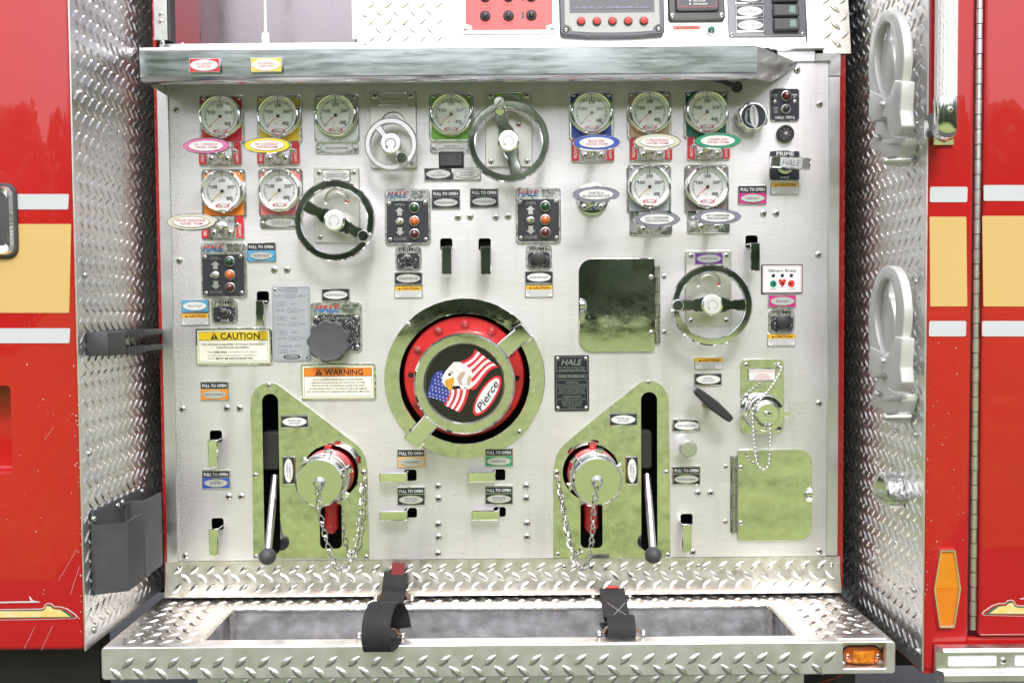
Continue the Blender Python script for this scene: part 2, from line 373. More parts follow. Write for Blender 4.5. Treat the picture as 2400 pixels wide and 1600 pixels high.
def curve_plate(outer, holes, d0, d1, bev=0.0):
    c = bpy.data.curves.new('c', 'CURVE'); c.dimensions = '2D'; c.fill_mode = 'BOTH'; c.extrude = abs(d1 - d0) / 2 * S - bev * S; c.bevel_depth = bev * S; c.bevel_resolution = 1
    for pts in [outer] + list(holes):
        sp = c.splines.new('POLY'); sp.points.add(len(pts) - 1); sp.use_cyclic_u = True
        for q, (x, z) in zip(sp.points, pts): q.co = (x * S, z * S, 0, 1)
    o = bpy.data.objects.new('c', c); col.objects.link(o)
    me = bpy.data.meshes.new_from_object(o.evaluated_get(bpy.context.evaluated_depsgraph_get()))
    bpy.data.objects.remove(o); bpy.data.curves.remove(c)
    me.transform(Matrix.Rotation(R(90), 4, 'X')); me.transform(Matrix.Translation((0, -(d0 + d1) / 2 * S, 0)))
    me.materials.clear()
    for p in me.polygons: p.material_index = 0
    return me
def screw_mb(r=8.0, kind='cross'):
    def fn():
        m = MB(); m.lathe([(r, 0), (r, r * 0.12), (r * 0.9, r * 0.30), (r * 0.65, r * 0.44), (r * 0.3, r * 0.51), (0.01, r * 0.53)], seg=16)
        m.mi = 1
        if kind == 'cross':
            m.prism(rotp([(-r * .58, -r * .15), (r * .58, -r * .15), (r * .58, r * .15), (-r * .58, r * .15)], 20), r * .4, r * .56)
            m.prism(rotp([(-r * .15, -r * .58), (r * .15, -r * .58), (r * .15, r * .58), (-r * .15, r * .58)], 20), r * .4, r * .57)
        else: m.prism(ell(r * .36, r * .36, n=6), r * .4, r * .57)
        return m
    return fn
def screw(parent, x, z, d=0, r=8.0, kind='cross', mat=None, name='screw'):
    return shared(('screw', r, kind), screw_mb(r, kind), name, [mat or SCREW, DARK], parent, (x, z, d))
def treads(pieces, mapf, inside, u0, u1, v0, v1, L=31, W=12.5, H=2.6, pu=39.0, pv=42.0, off=(0, 0), swap=False):
    mb = pieces
    a, b = L / 2, W / 2
    prof = [(-a, 0), (-a * .45, -b * .8), (0, -b), (a * .45, -b * .8), (a, 0), (a * .45, b * .8), (0, b), (-a * .45, b * .8)]
    j0, j1 = int(v0 / (pv / 2)) - 2, int(v1 / (pv / 2)) + 2; i0, i1 = int(u0 / pu) - 2, int(u1 / pu) + 2
    for j in range(j0, j1 + 1):
        for i in range(i0, i1 + 1):
            cu = i * pu + (pu / 2 if j % 2 else 0) + off[0]; cv = j * pv / 2 + off[1]
            if not (u0 <= cu <= u1 and v0 <= cv <= v1) or not inside(cu, cv): continue
            an = -43 if j % 2 == 0 else 43
            if swap: an = 90 - an
            pr = rotp(prof, an, cu, cv); top = rotp([(x * .62, y * .25) for x, y in prof], an, cu, cv)
            vs = [mapf(x, y, 0) for x, y in pr] + [mapf(x, y, H) for x, y in top]
            fs = [(k, (k + 1) % 8, 8 + (k + 1) % 8, 8 + k) for k in range(8)] + [tuple(range(8, 16))]
            mb.add(vs, fs)
    return mb

# =================================================================== THE SETTING
def rbox(mb, x0, x1, y0, y1, z0, z1):
    vs = [(x, y, z) for x in (x0, x1) for y in (y0, y1) for z in (z0, z1)]
    return mb.add(vs, [(0, 1, 3, 2), (4, 6, 7, 5), (0, 4, 5, 1), (2, 3, 7, 6), (0, 2, 6, 4), (1, 5, 7, 3)])
def bevbox(name, x0, x1, y0, y1, z0, z1, b, mat, parent=None, seg=2):
    me = rbox(MB(), x0, x1, y0, y1, z0, z1).mesh(name, raw=True, smooth=0)
    bm = bmesh.new(); bm.from_mesh(me); bmesh.ops.bevel(bm, geom=list(bm.edges), offset=b, segments=seg, affect='EDGES', profile=0.5)
    bm.to_mesh(me); bm.free(); me.polygons.foreach_set('use_smooth', [True] * len(me.polygons)); me.set_sharp_from_angle(angle=R(40))
    return link(name, me, mat, parent)
FY = -0.245                                  # front plane of the cab and body beside the recessed panel
XL = P(183, 760, FY).x; XR = P(2167, 760, FY).x
ZBL = P(204, 1525, FY).z; ZBR = P(2161, 1573, FY).z
ZT = 2.1
# ground: asphalt under the truck, lawn in front of it
struct(obj('ground', MB().add([(-200, -200, -0.02), (200, -200, -0.02), (200, 200, -0.02), (-200, 200, -0.02)], [(0, 1, 2, 3)]), LAWN, raw=True))
struct(obj('asphalt_drive', MB().add([(-30, -1.9, 0), (30, -1.9, 0), (30, 9, 0), (-30, 9, 0)], [(0, 1, 2, 3)]), ASPH, raw=True))
# the wood beyond the lawn, seen only mirrored in the metal
wood = MB()
for k in range(60):
    ang = R(-100 + 200 * k / 59 + rnd.uniform(-1.5, 1.5)); dist = rnd.uniform(46, 58); h = rnd.uniform(10.5, 14.5)
    cx, cy = math.sin(ang) * dist, -math.cos(ang) * dist
    wood.mi = 1; wood.tube([(cx, cy, -0.1), (cx, cy, h * .5)], [.35, .18], 6); wood.mi = 0
    for q in range(480):
        t = rnd.random(); zz = h * (0.06 + .94 * t); rr = 4.3 * math.sin(math.pi * min(.97, .22 + .74 * t)) ** .7 * (0.68 + 0.32 * rnd.random()); a = rnd.uniform(0, 6.283)
        c = Vector((cx + rr * math.cos(a), cy + rr * math.sin(a), zz)); s_ = rnd.uniform(.45, .95)
        u = Vector((rnd.gauss(0, 1), rnd.gauss(0, 1), rnd.gauss(0, 1))).normalized(); v = u.orthogonal().normalized()
        wood.add([tuple(c + u * s_), tuple(c + v * s_), tuple(c - u * s_), tuple(c - v * s_)], [(0, 1, 2, 3)])
struct(tag(obj('wood', wood, [LEAF, BARK], raw=True, smooth=0), 'dark green line of trees across the lawn', 'wood'), 'stuff')

# --------------------------------------------------------------- red cab (left) and body (right)
def decal(name, mb, mat, parent): return obj(name, mb, mat, parent, raw=True, smooth=0)
def fpoly(mb, pts, y=FY, dy=0.0006):        # a flat decal on the front plane from photograph pixels
    vs = []
    for a, b in pts: p = P(a, b, y); vs.append((p.x, y - dy, p.z))
    return mb.add(vs, [tuple(range(len(vs)))])
def rr_px(x0, x1, y0, y1, r, sk=0):
    return [(a + (x0 + x1) / 2 - sk * (b / (y1 - y0)), (y0 + y1) / 2 - b) for a, b in rrect(x1 - x0, y1 - y0, r)]
cab = thing('truck_cab', 'glossy red cab wall with white and gold stripes left of the pump panel', 'truck cab', loc=(-0.9, FY, 0))
def world_child(o, par): o.parent = par; o.matrix_parent_inverse = Matrix.Translation(-par.location); return o
def wobj(name, mb, mat, par, smooth=38): return world_child(obj(name, mb, mat, raw=True, smooth=smooth), par)
world_child(bevbox('body_shell', -1.5, XL - 0.0012, FY, 0.4, ZBL, ZT, 0.009, RED, seg=3), cab)
for y0, y1 in ((455, 491), (769, 804)):
    wobj('white_stripe', fpoly(MB(), rr_px(-60, 164 if y0 > 700 else 161, y0, y1, 3, -2)), STRIPE, cab, 0)
wobj('gold_stripe', fpoly(MB(), rr_px(-60, 165, 525, 733, 3, -5)), GOLD, cab, 0)
# scroll ornament along the cab's lower edge
z5 = lambda x, y: (x / 3.92, 1200 + y / 3.92)
def scroll(par, f, yline):
    o_ = [f(x, y) for x, y in ((-60, 990), (300, 985), (690, 975), (718, 960), (700, 935), (620, 880), (560, 862), (500, 860), (480, 835), (440, 830), (412, 845), (405, 870), (380, 882), (0, 888), (-60, 888))]
    g_ = [f(x, y) for x, y in ((-60, 970), (690, 962), (640, 925), (590, 890), (500, 880), (480, 850), (430, 845), (418, 880), (385, 893), (-60, 897))]
    i_ = [f(x, y) for x, y in ((-60, 962), (650, 955), (610, 925), (560, 892), (495, 885), (470, 862), (432, 855), (420, 888), (390, 902), (-60, 904))]
    wobj('scroll_outline', fpoly(MB(), o_, dy=.0004), STRIPE, par, 0)
    wobj('scroll_field', fpoly(MB(), [((a + sum(q[0] for q in o_) / len(o_) * 0), b) for a, b in [f(x, y) for x, y in ((-60, 984), (300, 979), (685, 970), (708, 958), (690, 938), (615, 887), (555, 868), (498, 866), (474, 841), (440, 836), (418, 850), (411, 876), (382, 889), (0, 894), (-60, 894))]], dy=.0008), RED, par, 0)
    wobj('scroll_border', fpoly(MB(), g_, dy=.0012), DGRNP, par, 0)
    wobj('scroll_gold', fpoly(MB(), i_, dy=.0016), GLEAF, par, 0)
    m = MB(); fpoly(m, [f(x, y) for x, y in ((-60, 833), (365, 826), (370, 820), (330, 812), (-60, 820))]); fpoly(m, [f(x, y) for x, y in ((330, 818), (300, 800), (275, 768), (268, 772), (280, 806), (305, 822))], dy=.0007)
    wobj('pinstripe', m, STRIPE, par, 0)
scroll(cab, z5, 0)
# paint chips near the cab edge
mch = MB()
for k in range(70):
    py = rnd.choice([rnd.uniform(760, 1520), rnd.uniform(880, 1300)]); px = 168 + (py - 600) * .027 + rnd.gauss(8, 9)
    if rnd.random() < .25: px = rnd.uniform(5, 180)
    if px > 195: px = 190
    a, b = rnd.uniform(.6, 2.2), rnd.uniform(.6, 2.0)
    fpoly(mch, ell(a, b, px, py, 6, rnd.uniform(0, 90)), dy=.0011)
for (xa, ya, xb, yb) in ((165, 1393, 187, 1325), (97, 1523, 124, 1465), (137, 1360, 181, 1286), (57, 1519, 82, 1467), (105, 1030, 127, 1000)):
    fpoly(mch, [(xa, ya), (xa + .6, ya), (xb + .6, yb), (xb, yb)], dy=.0011)
wobj('paint_chips', mch, M('chip_primer', (0.6, 0.45, 0.42), 0, 0.6), cab, 0)
# recessed pocket in the cab door, low on the left edge
a_, b_ = P(-80, 1112, FY), P(24, 903, FY)
cut = bevbox('cutter', a_.x, b_.x, FY - .03, FY + .045, a_.z, b_.z, .006, RED); shell = bpy.data.objects['body_shell']
md = shell.modifiers.new('b', 'BOOLEAN'); md.operation = 'DIFFERENCE'; md.object = cut; md.solver = 'EXACT'
me = bpy.data.meshes.new_from_object(shell.evaluated_get(bpy.context.evaluated_depsgraph_get())); shell.modifiers.clear(); shell.data = me
bpy.data.objects.remove(cut); me.set_sharp_from_angle(angle=R(40))
# diamond plate side wall, cab side
def wall(par, X, sgn, zb, name):
    m = MB(); rbox(m, min(X - sgn * .0022, X), max(X - sgn * .0022, X), FY - .0015, 0.14, zb + .001, ZT)
    wobj('side_plate', m, DIAM, par, 0)
    t = MB(); treads(t, lambda u, v, h: (X + sgn * h * S * .85, -u * S, v * S), lambda u, v: True, -.135 / S, -FY / S - 6, zb / S + 10, ZT / S - 10, L=34, W=8.5, pu=31, pv=40, H=2.8)
    o = wobj('raised_treads', t, TREAD, par); o['kind'] = 'stuff'
wall(cab, XL, 1, ZBL, 'cab')
for (a, b) in ((186, 218), (198, 645), (207, 1062), (219, 1475)):
    p = PX(a, b, XL); m = MB()
    m.ball((p.x + .001, p.y, p.z), .005, 10, 6); wobj('rivet', m, SCREW, cab)

body = thing('rear_bodywork', 'glossy red body pillar with gold and white blocks right of the pump panel', 'truck body', loc=(0.9, FY, 0))
world_child(bevbox('body_shell', XR + 0.0012, P(2280, 760, FY).x, FY, 0.4, ZBR, ZT, 0.007, RED, seg=3), body)
wall(body, XR, -1, ZBR, 'body')
for (a, b) in ((2150, 290), (2060, 503), (2149, 660), (2062, 945), (2054, 1085), (2146, 1018), (2101, 1010), (2100, 1270), (2056, 1290), (2049, 1308), (2143, 1381), (2153, 1524)):
    p = PX(a, b, XR); m = MB(); m.ball((p.x - .001, p.y, p.z), .0045, 10, 6); wobj('rivet', m, SCREW, body)
for y0, y1 in ((438, 474), (752, 788)): wobj('white_stripe', fpoly(MB(), rr_px(2179 - (y0 > 600) * 2, 2267 - (y0 > 600) * 3, y0, y1, 4, -1)), STRIPE, body, 0)
wobj('gold_stripe', fpoly(MB(), rr_px(2179, 2265.5, 508, 718, 3, 2)), GOLD, body, 0)
mch = MB()
for k in range(45):
    px = rnd.uniform(2166, 2262) if rnd.random() < .6 else 2168 + rnd.gauss(3, 2); py = rnd.uniform(780, 1400); fpoly(mch, ell(rnd.uniform(.5, 1.4), rnd.uniform(.5, 2), px, py, 6), dy=.0011)
wobj('paint_chips', mch, MATS['chip_primer'], body, 0)
wobj('sill', rbox(MB(), XR + .004, 1.5, FY + .004, 0.2, ZBR - 0.004, P(2300, 1494, FY).z), RED, body)
# hinged compartment door at the right edge, with its long hinge
door = thing('compartment_door', 'red compartment door with gold and white stripes at the right edge', 'door', loc=(1.0, FY, 0.7))
XD = P(2299, 760, FY).x
world_child(bevbox('door_panel', XD, 1.6, FY - .004, FY + .03, P(2300, 1490, FY).z, ZT, 0.006, RED, seg=3), door)
for y0, y1 in ((434, 471), (752, 788)): wobj('white_stripe', fpoly(MB(), rr_px(2305 - (y0 > 600) * 4, 2460, y0, y1, 4), y=FY - .004), STRIPE, door, 0)
wobj('gold_stripe', fpoly(MB(), rr_px(2303, 2460, 506, 718, 3, 3), y=FY - .004), GOLD, door, 0)
def zR(x, y): # mirrored scroll on the door
    return (2300 + (718 - x) / 3.92 + 0.0, 1200 + (y - 30) / 3.92)
FYs = FY; FY = FY - .004
def fpoly(mb, pts, y=None, dy=0.0006):
    y = FY if y is None else y; vs = []
    for a, b in pts: p = P(a, b, y); vs.append((p.x, y - dy, p.z))
    return mb.add(vs, [tuple(range(len(vs)))])
scroll(door, zR, 0); FY = FYs
hinge = thing('piano_hinge', 'long steel piano hinge beside the red compartment door', 'hinge', loc=(P(2287, 760, FY).x, FY, 0.7))
wobj('hinge_backing', rbox(MB(), P(2277, 760, FY).x, P(2300, 760, FY).x, FY + .003, FY + .012, P(2285, 1478, FY).z, ZT - .01), M('gap_shade_black', (0.01, 0.01, 0.012), 0, 0.6), hinge)  # black strip painted as the shade in the gap behind the knuckles
hx = P(2287, 760, FY); hz = P(2287, 1475, FY).z; kh = 34.6 * S * (D + FY) / D; k = 0
while hz + kh < ZT - .05:
    # follow the body edge: the hinge pin is vertical
    m = MB(); xx = P(2288, 760, FY).x; rr = .0052 if k % 2 else .0047
    vs = [];
    for zz in (hz + .0006, hz + kh - .0006):
        for q in range(12): a = 2 * math.pi * q / 12; vs.append((xx + rr * math.cos(a), FY + .001 - rr * 1.0 * math.sin(a), zz))
    m.add(vs, [(q, (q + 1) % 12, 12 + (q + 1) % 12, 12 + q) for q in range(12)] + [tuple(range(12)), tuple(range(12, 24))])
    wobj('knuckle', m, SATIN, hinge); hz += kh; k += 1

# dark under-structure, and a block painted near-black as the shade behind the panel
ub = MB(); rbox(ub, -1.5, P(246, 1540, -.12).x, -0.14, -.10, 0.42, ZBL - .006)
struct(tag(obj('underbody', ub, UNDER, raw=True), 'dark brown dusty underbody below the red cab', 'underbody'))
ub2 = MB(); rbox(ub2, XL - .3, XR + .3, 0.16, 0.35, 0.60, ZT)
struct(tag(obj('pump_house', ub2, DARK, raw=True), 'pump house block painted near-black as the shade behind the panel', 'pump house'))
chs = MB(); rbox(chs, 0.52, 0.60, -0.02, 0.06, 0.2, 0.62); rbox(chs, .60, .75, .02, .05, .50, .56)
struct(tag(obj('chassis_bracket', chs, UNDER, raw=True), 'dark chassis bracket below the right end of the step', 'bracket'))

# --------------------------------------------------------------- pump panel
panel = thing('pump_control_board', 'brushed stainless pump panel covered with gauges, valves and labels', 'panel', 1168, 740)
def lp(px, py, y=0.0): return LP(panel, px, py, y)
xl = (lp(397, 250)[0] + lp(419, 1300)[0]) / 2; xr = (lp(1939, 250)[0] + lp(1938, 1290)[0]) / 2
zt = lp(1200, 152)[1]; zb = lp(1200, 1308)[1]
SLOTS = {}      # pull handle slots: name -> centre px, w, h
slot_list = [(1046, 573, 29, 29), (1136, 573, 29, 29), (616, 697, 29, 29), (506, 1022, 29, 28), (510, 1227, 29, 28), (1761.5, 566, 29, 29), (1609, 1217, 29, 28),
             (962, 1113, 29, 27), (1170, 1112, 29, 27), (963, 1201, 29, 24), (1171, 1199, 29, 24)]
holes = []
for (a, b, w_, h_) in slot_list: x, z = lp(a, b); holes.append(rrect(w_, h_, 6, x, z))
big = lp(1089, 887); holes.append(ell(160, 160, *big, n=64))
aux = {}
for side, hole, slot, low in (('left', (775, 1107, 66), (636, 922, 1298, 38), (776, 1178, 1284, 52)), ('right', (1385, 1106, 67), (1520, 918, 1292, 38), (1386, 1172, 1282, 52))):
    hc = lp(hole[0], hole[1])
    s0 = lp(slot[0] - 1, slot[1]); s1 = lp(slot[0] + 3, slot[2]); sc_ = ((s0[0] + s1[0]) / 2, (s0[1] + s1[1]) / 2); sh = s0[1] - s1[1]
    l0 = lp(low[0], low[1]); l1 = lp(low[0], low[2]); lc = ((l0[0] + l1[0]) / 2, (l0[1] + l1[1]) / 2); lh = l0[1] - l1[1]
    aux[side] = dict(hole=(hc, hole[2]), slot=(sc_, slot[3], sh), low=(lc, low[3], lh))
    holes.append(rrect(slot[3] + 4, sh + 4, 19, *sc_, n=8)); holes.append(ell(hole[2] + 2, hole[2] + 2, *hc, n=48))
    holes.append(rrect(low[3] + 4, min(lh + 4, (hc[1] - hole[2] - 6) - (lc[1] - lh / 2)), 12, lc[0], lc[1] - max(0, (lh + 4 - ((hc[1] - hole[2] - 6) - (lc[1] - lh / 2))) / 2)))
outer = [(xl, zb), (xr, zb), (xr, zt), (xl, zt)]
link('sheet', curve_plate(outer, holes, -4, 0), STEEL, panel)
ztr = lp(1200, 118)[1]
m = MB(); m.box(xl - 27, xl - .5, zb - 2, ztr - 60, -4, 5, 1.5); obj('left_trim', m, TRIM, panel)
m = MB(); m.box(xr + .5, xr + 26, zb + 2, lp(1950, 181)[1], -4, 5, 1.5); obj('right_trim', m, TRIM, panel)
m = MB(); m.prism([(xr - 31, zt + .5), (xr + 26.5, zt - 28), (xr + 26.5, zt + 28), (xr - 31, zt + 28)][0:0] + [(xr + .6, lp(1950, 180)[1]), (xr + 27, lp(1950, 180)[1]), (xr + 27, lp(1950, 126)[1]), (xr - 32, lp(1950, 126)[1]), (xr - 32, zt + .6), (xr + .6, zt + .6)], -4, 7, 2); obj('corner_trim', m, CHROMEW, panel)
m = MB(); m.box(xr - 120, xr - 32.5, zt + .6, zt + 26, -4, 5, 1.5); obj('top_trim', m, TRIM, panel)
for a_, b_, c_ in ((xl - 36, xl - 28, ztr + 160), (xr + 27, xr + 41, ztr - 4)): m = MB(); m.box(a_, b_, zb - 76, c_, -14, -3); obj('red_edge', m, RED, panel); m = MB(); m.box(a_ + 1, b_ - 1, zb - 76, c_, -205, -14.5); obj('side_return', m, M('grey_return', (.30, .28, .28), .3, .5), panel)
for (a, b) in ((412.5, 259), (420, 610.5), (428, 958), (435, 1302), (1868, 164.5), (1921, 244), (1918, 597), (1919, 945), (1920, 1291), (1073, 509), (1102, 508), (1162, 509), (1190.5, 507), (643, 632), (673, 632),
               (1789, 500), (1819, 500), (532, 956), (562, 956), (536.5, 1163), (566, 1163), (1027, 1139), (1028, 1168), (1233, 1138.5), (1233, 1167), (1027, 1228), (1028, 1258), (1027, 1296.5), (1235, 1226), (1235, 1257), (1636, 1154.6), (1665, 1154.6), (1623.5, 1293)):
    x, z = lp(a, b); screw(panel, x, z, 0, 8.2)
# grime specks scattered over the lower right of the sheet
m = MB()
for k in range(90):
    a, b = (rnd.uniform(1000, 1290), rnd.uniform(1080, 1300)) if k < 50 else (rnd.uniform(430, 1900), rnd.uniform(300, 1290))
    x, z = lp(a, b); m.flat(ell(rnd.uniform(.4, 1.6), rnd.uniform(.4, 1.2), x, z, 6, rnd.uniform(0, 180)), .25)
for k in range(40):
    x, z = lp(1850 + rnd.gauss(18, 12), 950 + rnd.gauss(8, 12)); m.flat(rotp([(-2, -.22), (2, -.22), (2, .22), (-2, .22)], rnd.uniform(-50, -20), x, z), .25)
obj('grime_specks', m, M('grime', (0.10, 0.075, 0.06), 0, 0.8), panel)

# kick plate under the panel: diamond plate with its lower half leaning out
kick = thing('kick_plate', 'worn diamond plate strip under the stainless pump panel', 'plate', 1168, 1349)
kx0, kx1 = (P(389, 1350).x - kick.location.x) / S, (P(1968, 1350).x - kick.location.x) / S
kz = [(LP(kick, 1168, 1309)[1], 1), (LP(kick, 1168, 1352)[1], 3), (LP(kick, 1168, 1387)[1], 14)]
def kd(v):
    if v > kz[1][0]: return kz[1][1] + (v - kz[1][0]) / (kz[0][0] - kz[1][0]) * (kz[0][1] - kz[1][1])
    return kz[1][1] + (kz[1][0] - v) / (kz[1][0] - kz[2][0]) * (kz[2][1] - kz[1][1])
m = MB(); prof = [(kz[0][0], -8), kz[0], kz[1], kz[2], (kz[2][0] - 3, 13), (kz[2][0] - 3, -8)]
m.add([(x, z, d) for x in (kx0, kx1) for z, d in prof], [(i, (i + 1) % 6, 6 + (i + 1) % 6, 6 + i) for i in range(6)] + [tuple(range(6)), tuple(range(6, 12))])
obj('plate', m, DIAMW, kick)
t = MB(); treads(t, lambda u, v, h: (u, v, kd(v) + h), lambda u, v: True, kx0 + 14, kx1 - 12, kz[2][0] + 8, kz[0][0] - 7, pu=39, pv=42, off=(3, kz[0][0] % 21 - 21 + 1))
o = obj('raised_treads', t, TREADW, kick); o['kind'] = 'stuff'
for a, b in ((418, 1333), (698, 1331), (1009, 1329), (1322, 1327), (1637, 1325), (1949, 1322)):
    x, z = LP(kick, a, b); screw(kick, x, z, kd(z), 5.5, 'hex')

# --------------------------------------------------------------- running board with hose tray
SY = -0.23
zs = (P(1200, 1398, 0).z + P(1200, 1513, SY).z) / 2; zf = P(1200, 1583, SY).z
sx0 = (P(238.5, 1516, SY).x + P(240, 1570, SY).x) / 2; sx1 = P(2097, 1505, SY).x
step = thing('running_board', 'diamond plate running board step with an open hose tray', 'running board', loc=((sx0 + sx1) / 2, SY, zf))
tx0, tx1 = P(467, 1496, -.198).x, P(1876, 1484, -.198).x
ty0, ty1 = -0.198, -0.0455
bv = .007
out0 = [(sx0, SY + .03), (sx1, SY + .03), (sx1, 0.01), (sx0, .01)]
m = MB()
O = [(sx0, SY + bv), (sx1, SY + bv), (sx1, .01), (sx0, .01)]; I = [(tx0, ty0), (tx1, ty0), (tx1, ty1), (tx0, ty1)]
m.add([(x, y, zs) for x, y in O] + [(x, y, zs) for x, y in I] + [(x, y, zs - .004) for x, y in O] + [(x, y, zs - .004) for x, y in I],
      [(i, (i + 1) % 4, 4 + (i + 1) % 4, 4 + i) for i in range(4)] + [(8 + i, 8 + (i + 1) % 4, 12 + (i + 1) % 4, 12 + i) for i in range(4)] + [(i, (i + 1) % 4, 8 + (i + 1) % 4, 8 + i) for i in range(4)] + [(4 + i, 4 + (i + 1) % 4, 12 + (i + 1) % 4, 12 + i) for i in range(4)])
wobj('top_plate', m, DIAMW, step)
t = MB(); mg = .010
treads(t, lambda u, v, h: (u * S, v * S, zs + h * S), lambda u, v: not (tx0 - mg < u * S < tx1 + mg and ty0 - mg < v * S < ty1 + mg), sx0 / S + 12, sx1 / S - 12, SY / S + 20, 4, pu=39, pv=42, H=2.6)
o = wobj('raised_treads', t, TREAD, step); o['kind'] = 'stuff'
# front face with the lamp pocket
rx0, rx1 = P(1974, 1535, SY).x, P(2079, 1535, SY).x; rz0, rz1 = P(2020, 1568, SY).z, P(2020, 1504, SY).z
cx, cz = step.location.x, zf
rel = lambda x, z: ((x - cx) / S, (z - cz) / S)
o_ = rrect((sx1 - sx0) / S, (zs - zf) / S, 6, *rel((sx0 + sx1) / 2, (zs + zf) / 2)); h_ = rrect((rx1 - rx0) / S, (rz1 - rz0) / S, 5, *rel((rx0 + rx1) / 2, (rz0 + rz1) / 2))
link('front_plate', curve_plate(o_, [h_], -14, 0, 2.2), DIAMF, step)
rxl, rzl = rel(rx0, rz0); rxr, rzh = rel(rx1, rz1)
m = MB(); m.box(rxl - 4, rxr + 4, rzl - 4, rzh + 4, -40, -34)
m.box(rxl - 4, rxl, rzl - 4, rzh + 4, -36, -13); m.box(rxr, rxr + 4, rzl - 4, rzh + 4, -36, -13); m.box(rxl, rxr, rzh, rzh + 4, -36, -13); m.box(rxl, rxr, rzl - 4, rzl, -36, -13)
obj('lamp_pocket', m, DIAMW, step)
fw0, fh0 = rel(sx0, zf); fw1, fh1 = rel(sx1, zs)
t = MB(); treads(t, lambda u, v, h: (u, v, h), lambda u, v: u < rxl - 18, fw0 + 16, fw1 - 10, fh0 + 7, fh1 - 11, pu=46, pv=46, L=36, W=14, H=3, off=(5, fh0 % 23 + 9))
o = obj('front_treads', t, TREAD, step); o['kind'] = 'stuff'
# end caps and underside
m = MB(); rbox(m, sx0 + .001, sx0 + .005, SY + .011, .01, zf + .002, zs - .005); rbox(m, sx1 - .005, sx1 - .001, SY + .011, .01, zf + .002, zs - .005); wobj('end_plate', m, DIAMW, step)
# tray
tz = zs - .125
m = MB(); m.add([(x, y, z) for z in (zs - .002, tz) for x, y in I], [(i, (i + 1) % 4, 4 + (i + 1) % 4, 4 + i) for i in range(4)] + [(4, 5, 6, 7)])
wobj('hose_tray', m, SCUFF, step, 0)
for xx in (tx0 + .004, tx1 - .004):
    m = MB(); m.tube([(xx, ty1 - .004, zs - .004 - .0055 * q) for q in range(22)], [.0075 + .0018 * (q % 2) for q in range(22)], 8); wobj('weld_bead', m, TREADW, step)
    m = MB(); m.tube([(xx, ty0 + (ty1 - ty0) * q / 20, zs - .001) for q in range(21)], [.004 + .0012 * (q % 2) for q in range(21)], 6); wobj('edge_weld', m, DIAMW, step)
m = MB(); m.tube([(tx0 + (tx1 - tx0) * q / 160, ty1 - .002, zs - .001 + rnd.uniform(-.0008, .0008)) for q in range(161)], .0045, 6); wobj('edge_weld', m, DIAMW, step)
for a, b in ((633, 1428), (815, 1426), (996, 1424), (1178, 1423), (1361, 1421), (1543, 1419), (1726, 1417)):
    p = P(a, b, ty1 - .0005); m = MB(); m.add([(p.x + .0035 * math.cos(q), ty1 - .0006, p.z + .0035 * math.sin(q)) for q in [R(36 * k) for k in range(10)]], [tuple(range(10))]); wobj('drain_hole', m, DARK, step)
# lower skirt behind the front edge
sk = thing('skirt_plate', 'pale diamond plate skirt hanging under the running board', 'plate', loc=(P(1173, 1600, -.2).x, -.2, zf - .12))
a0, a1 = P(463, 1592, -.2).x, P(1884, 1592, -.2).x
wobj('plate', rbox(MB(), a0, a1, -.2, -.19, zf - .14, zf - .001), DIAMF, sk, 0)
t = MB(); treads(t, lambda u, v, h: (u * S, -.2 - h * S, v * S), lambda u, v: True, a0 / S + 14, a1 / S - 14, (zf - .13) / S, zf / S - 8, pu=45, pv=46, L=36, W=14, H=3)
o = wobj('raised_treads', t, TREAD, sk); o['kind'] = 'stuff'
wr = thing('wiring_tail', 'thin red brown wires dangling below the step lamp', 'wire', loc=P(1940, 1595, -.1))
for k, (cc, dz) in enumerate((((.25, .05, .04), 0), ((.30, .10, .03), 6), ((.02, .02, .02), 12))):
    m = MB(); m.tube([(-40 + 10 * k, -12, 0), (0, 4 + dz * .4, 6), (30, 14 - dz * .3, 2), (34, 40, 0)], 2.0, 6); obj('wire', m, M('wire%d' % k, cc, 0, .4), wr)

# --------------------------------------------------------------- upper section above the ledge
upp = thing('upper_console', 'pale metal console frame above the ledge holding the pump controls', 'console', 1480, 112, upper=True)
def lu(px, py):
    p = PU(px, py) - upp.location; q = Matrix.Rotation(R(9), 3, 'X') @ p; return (q.x / S, q.z / S)
def ubox(mb, x0, x1, y0, y1, d0, d1, bev=0):
    a = lu(x0, (y0 + y1) / 2); b = lu(x1, (y0 + y1) / 2); c = lu((x0 + x1) / 2, y0); e = lu((x0 + x1) / 2, y1)
    return mb.box(a[0], b[0], e[1], c[1], d0, d1, bev)
m = MB(); ubox(m, 1071, 1880, -260, 108, -6, 0); obj('face', m, M('bare_console_metal', (0.86, 0.85, 0.82), 1, 0.42, vary=.06, vscale=20, rvar=.06), upp)
for a_ in ((1045, 1070, -260, 110, -6, 3, 1), (1882, 1919, -260, 108, -6, 6, 1.5)): obj('edge_strip', ubox(MB(), *a_), TRIM, upp)
m = MB(); ubox(m, 840, 1043, -260, 113, -6, 0); obj('left_plate', m, DIAM, upp)
t = MB(); a = lu(840, 112); b = lu(1043, -200); treads(t, lambda u, v, h: (u, v, h), lambda u, v: True, a[0] + 14, b[0] - 10, a[1] + 4, b[1], pu=39.5, pv=42, W=9, H=2.2, off=(8, 3)); o = obj('raised_treads', t, TREADW, upp); o['kind'] = 'stuff'
m = MB(); ubox(m, 1920, 1984, -260, 126, -6, 0); obj('right_plate', m, DIAMW, upp)
t = MB(); a = lu(1921, 126); b = lu(1983, -200); treads(t, lambda u, v, h: (u, v, h), lambda u, v: True, a[0] + 8, b[0] - 6, a[1] + 6, b[1], pu=39.5, pv=42, W=11, H=2.4, off=(2, 6)); o = obj('raised_treads', t, TREADW, upp); o['kind'] = 'stuff'
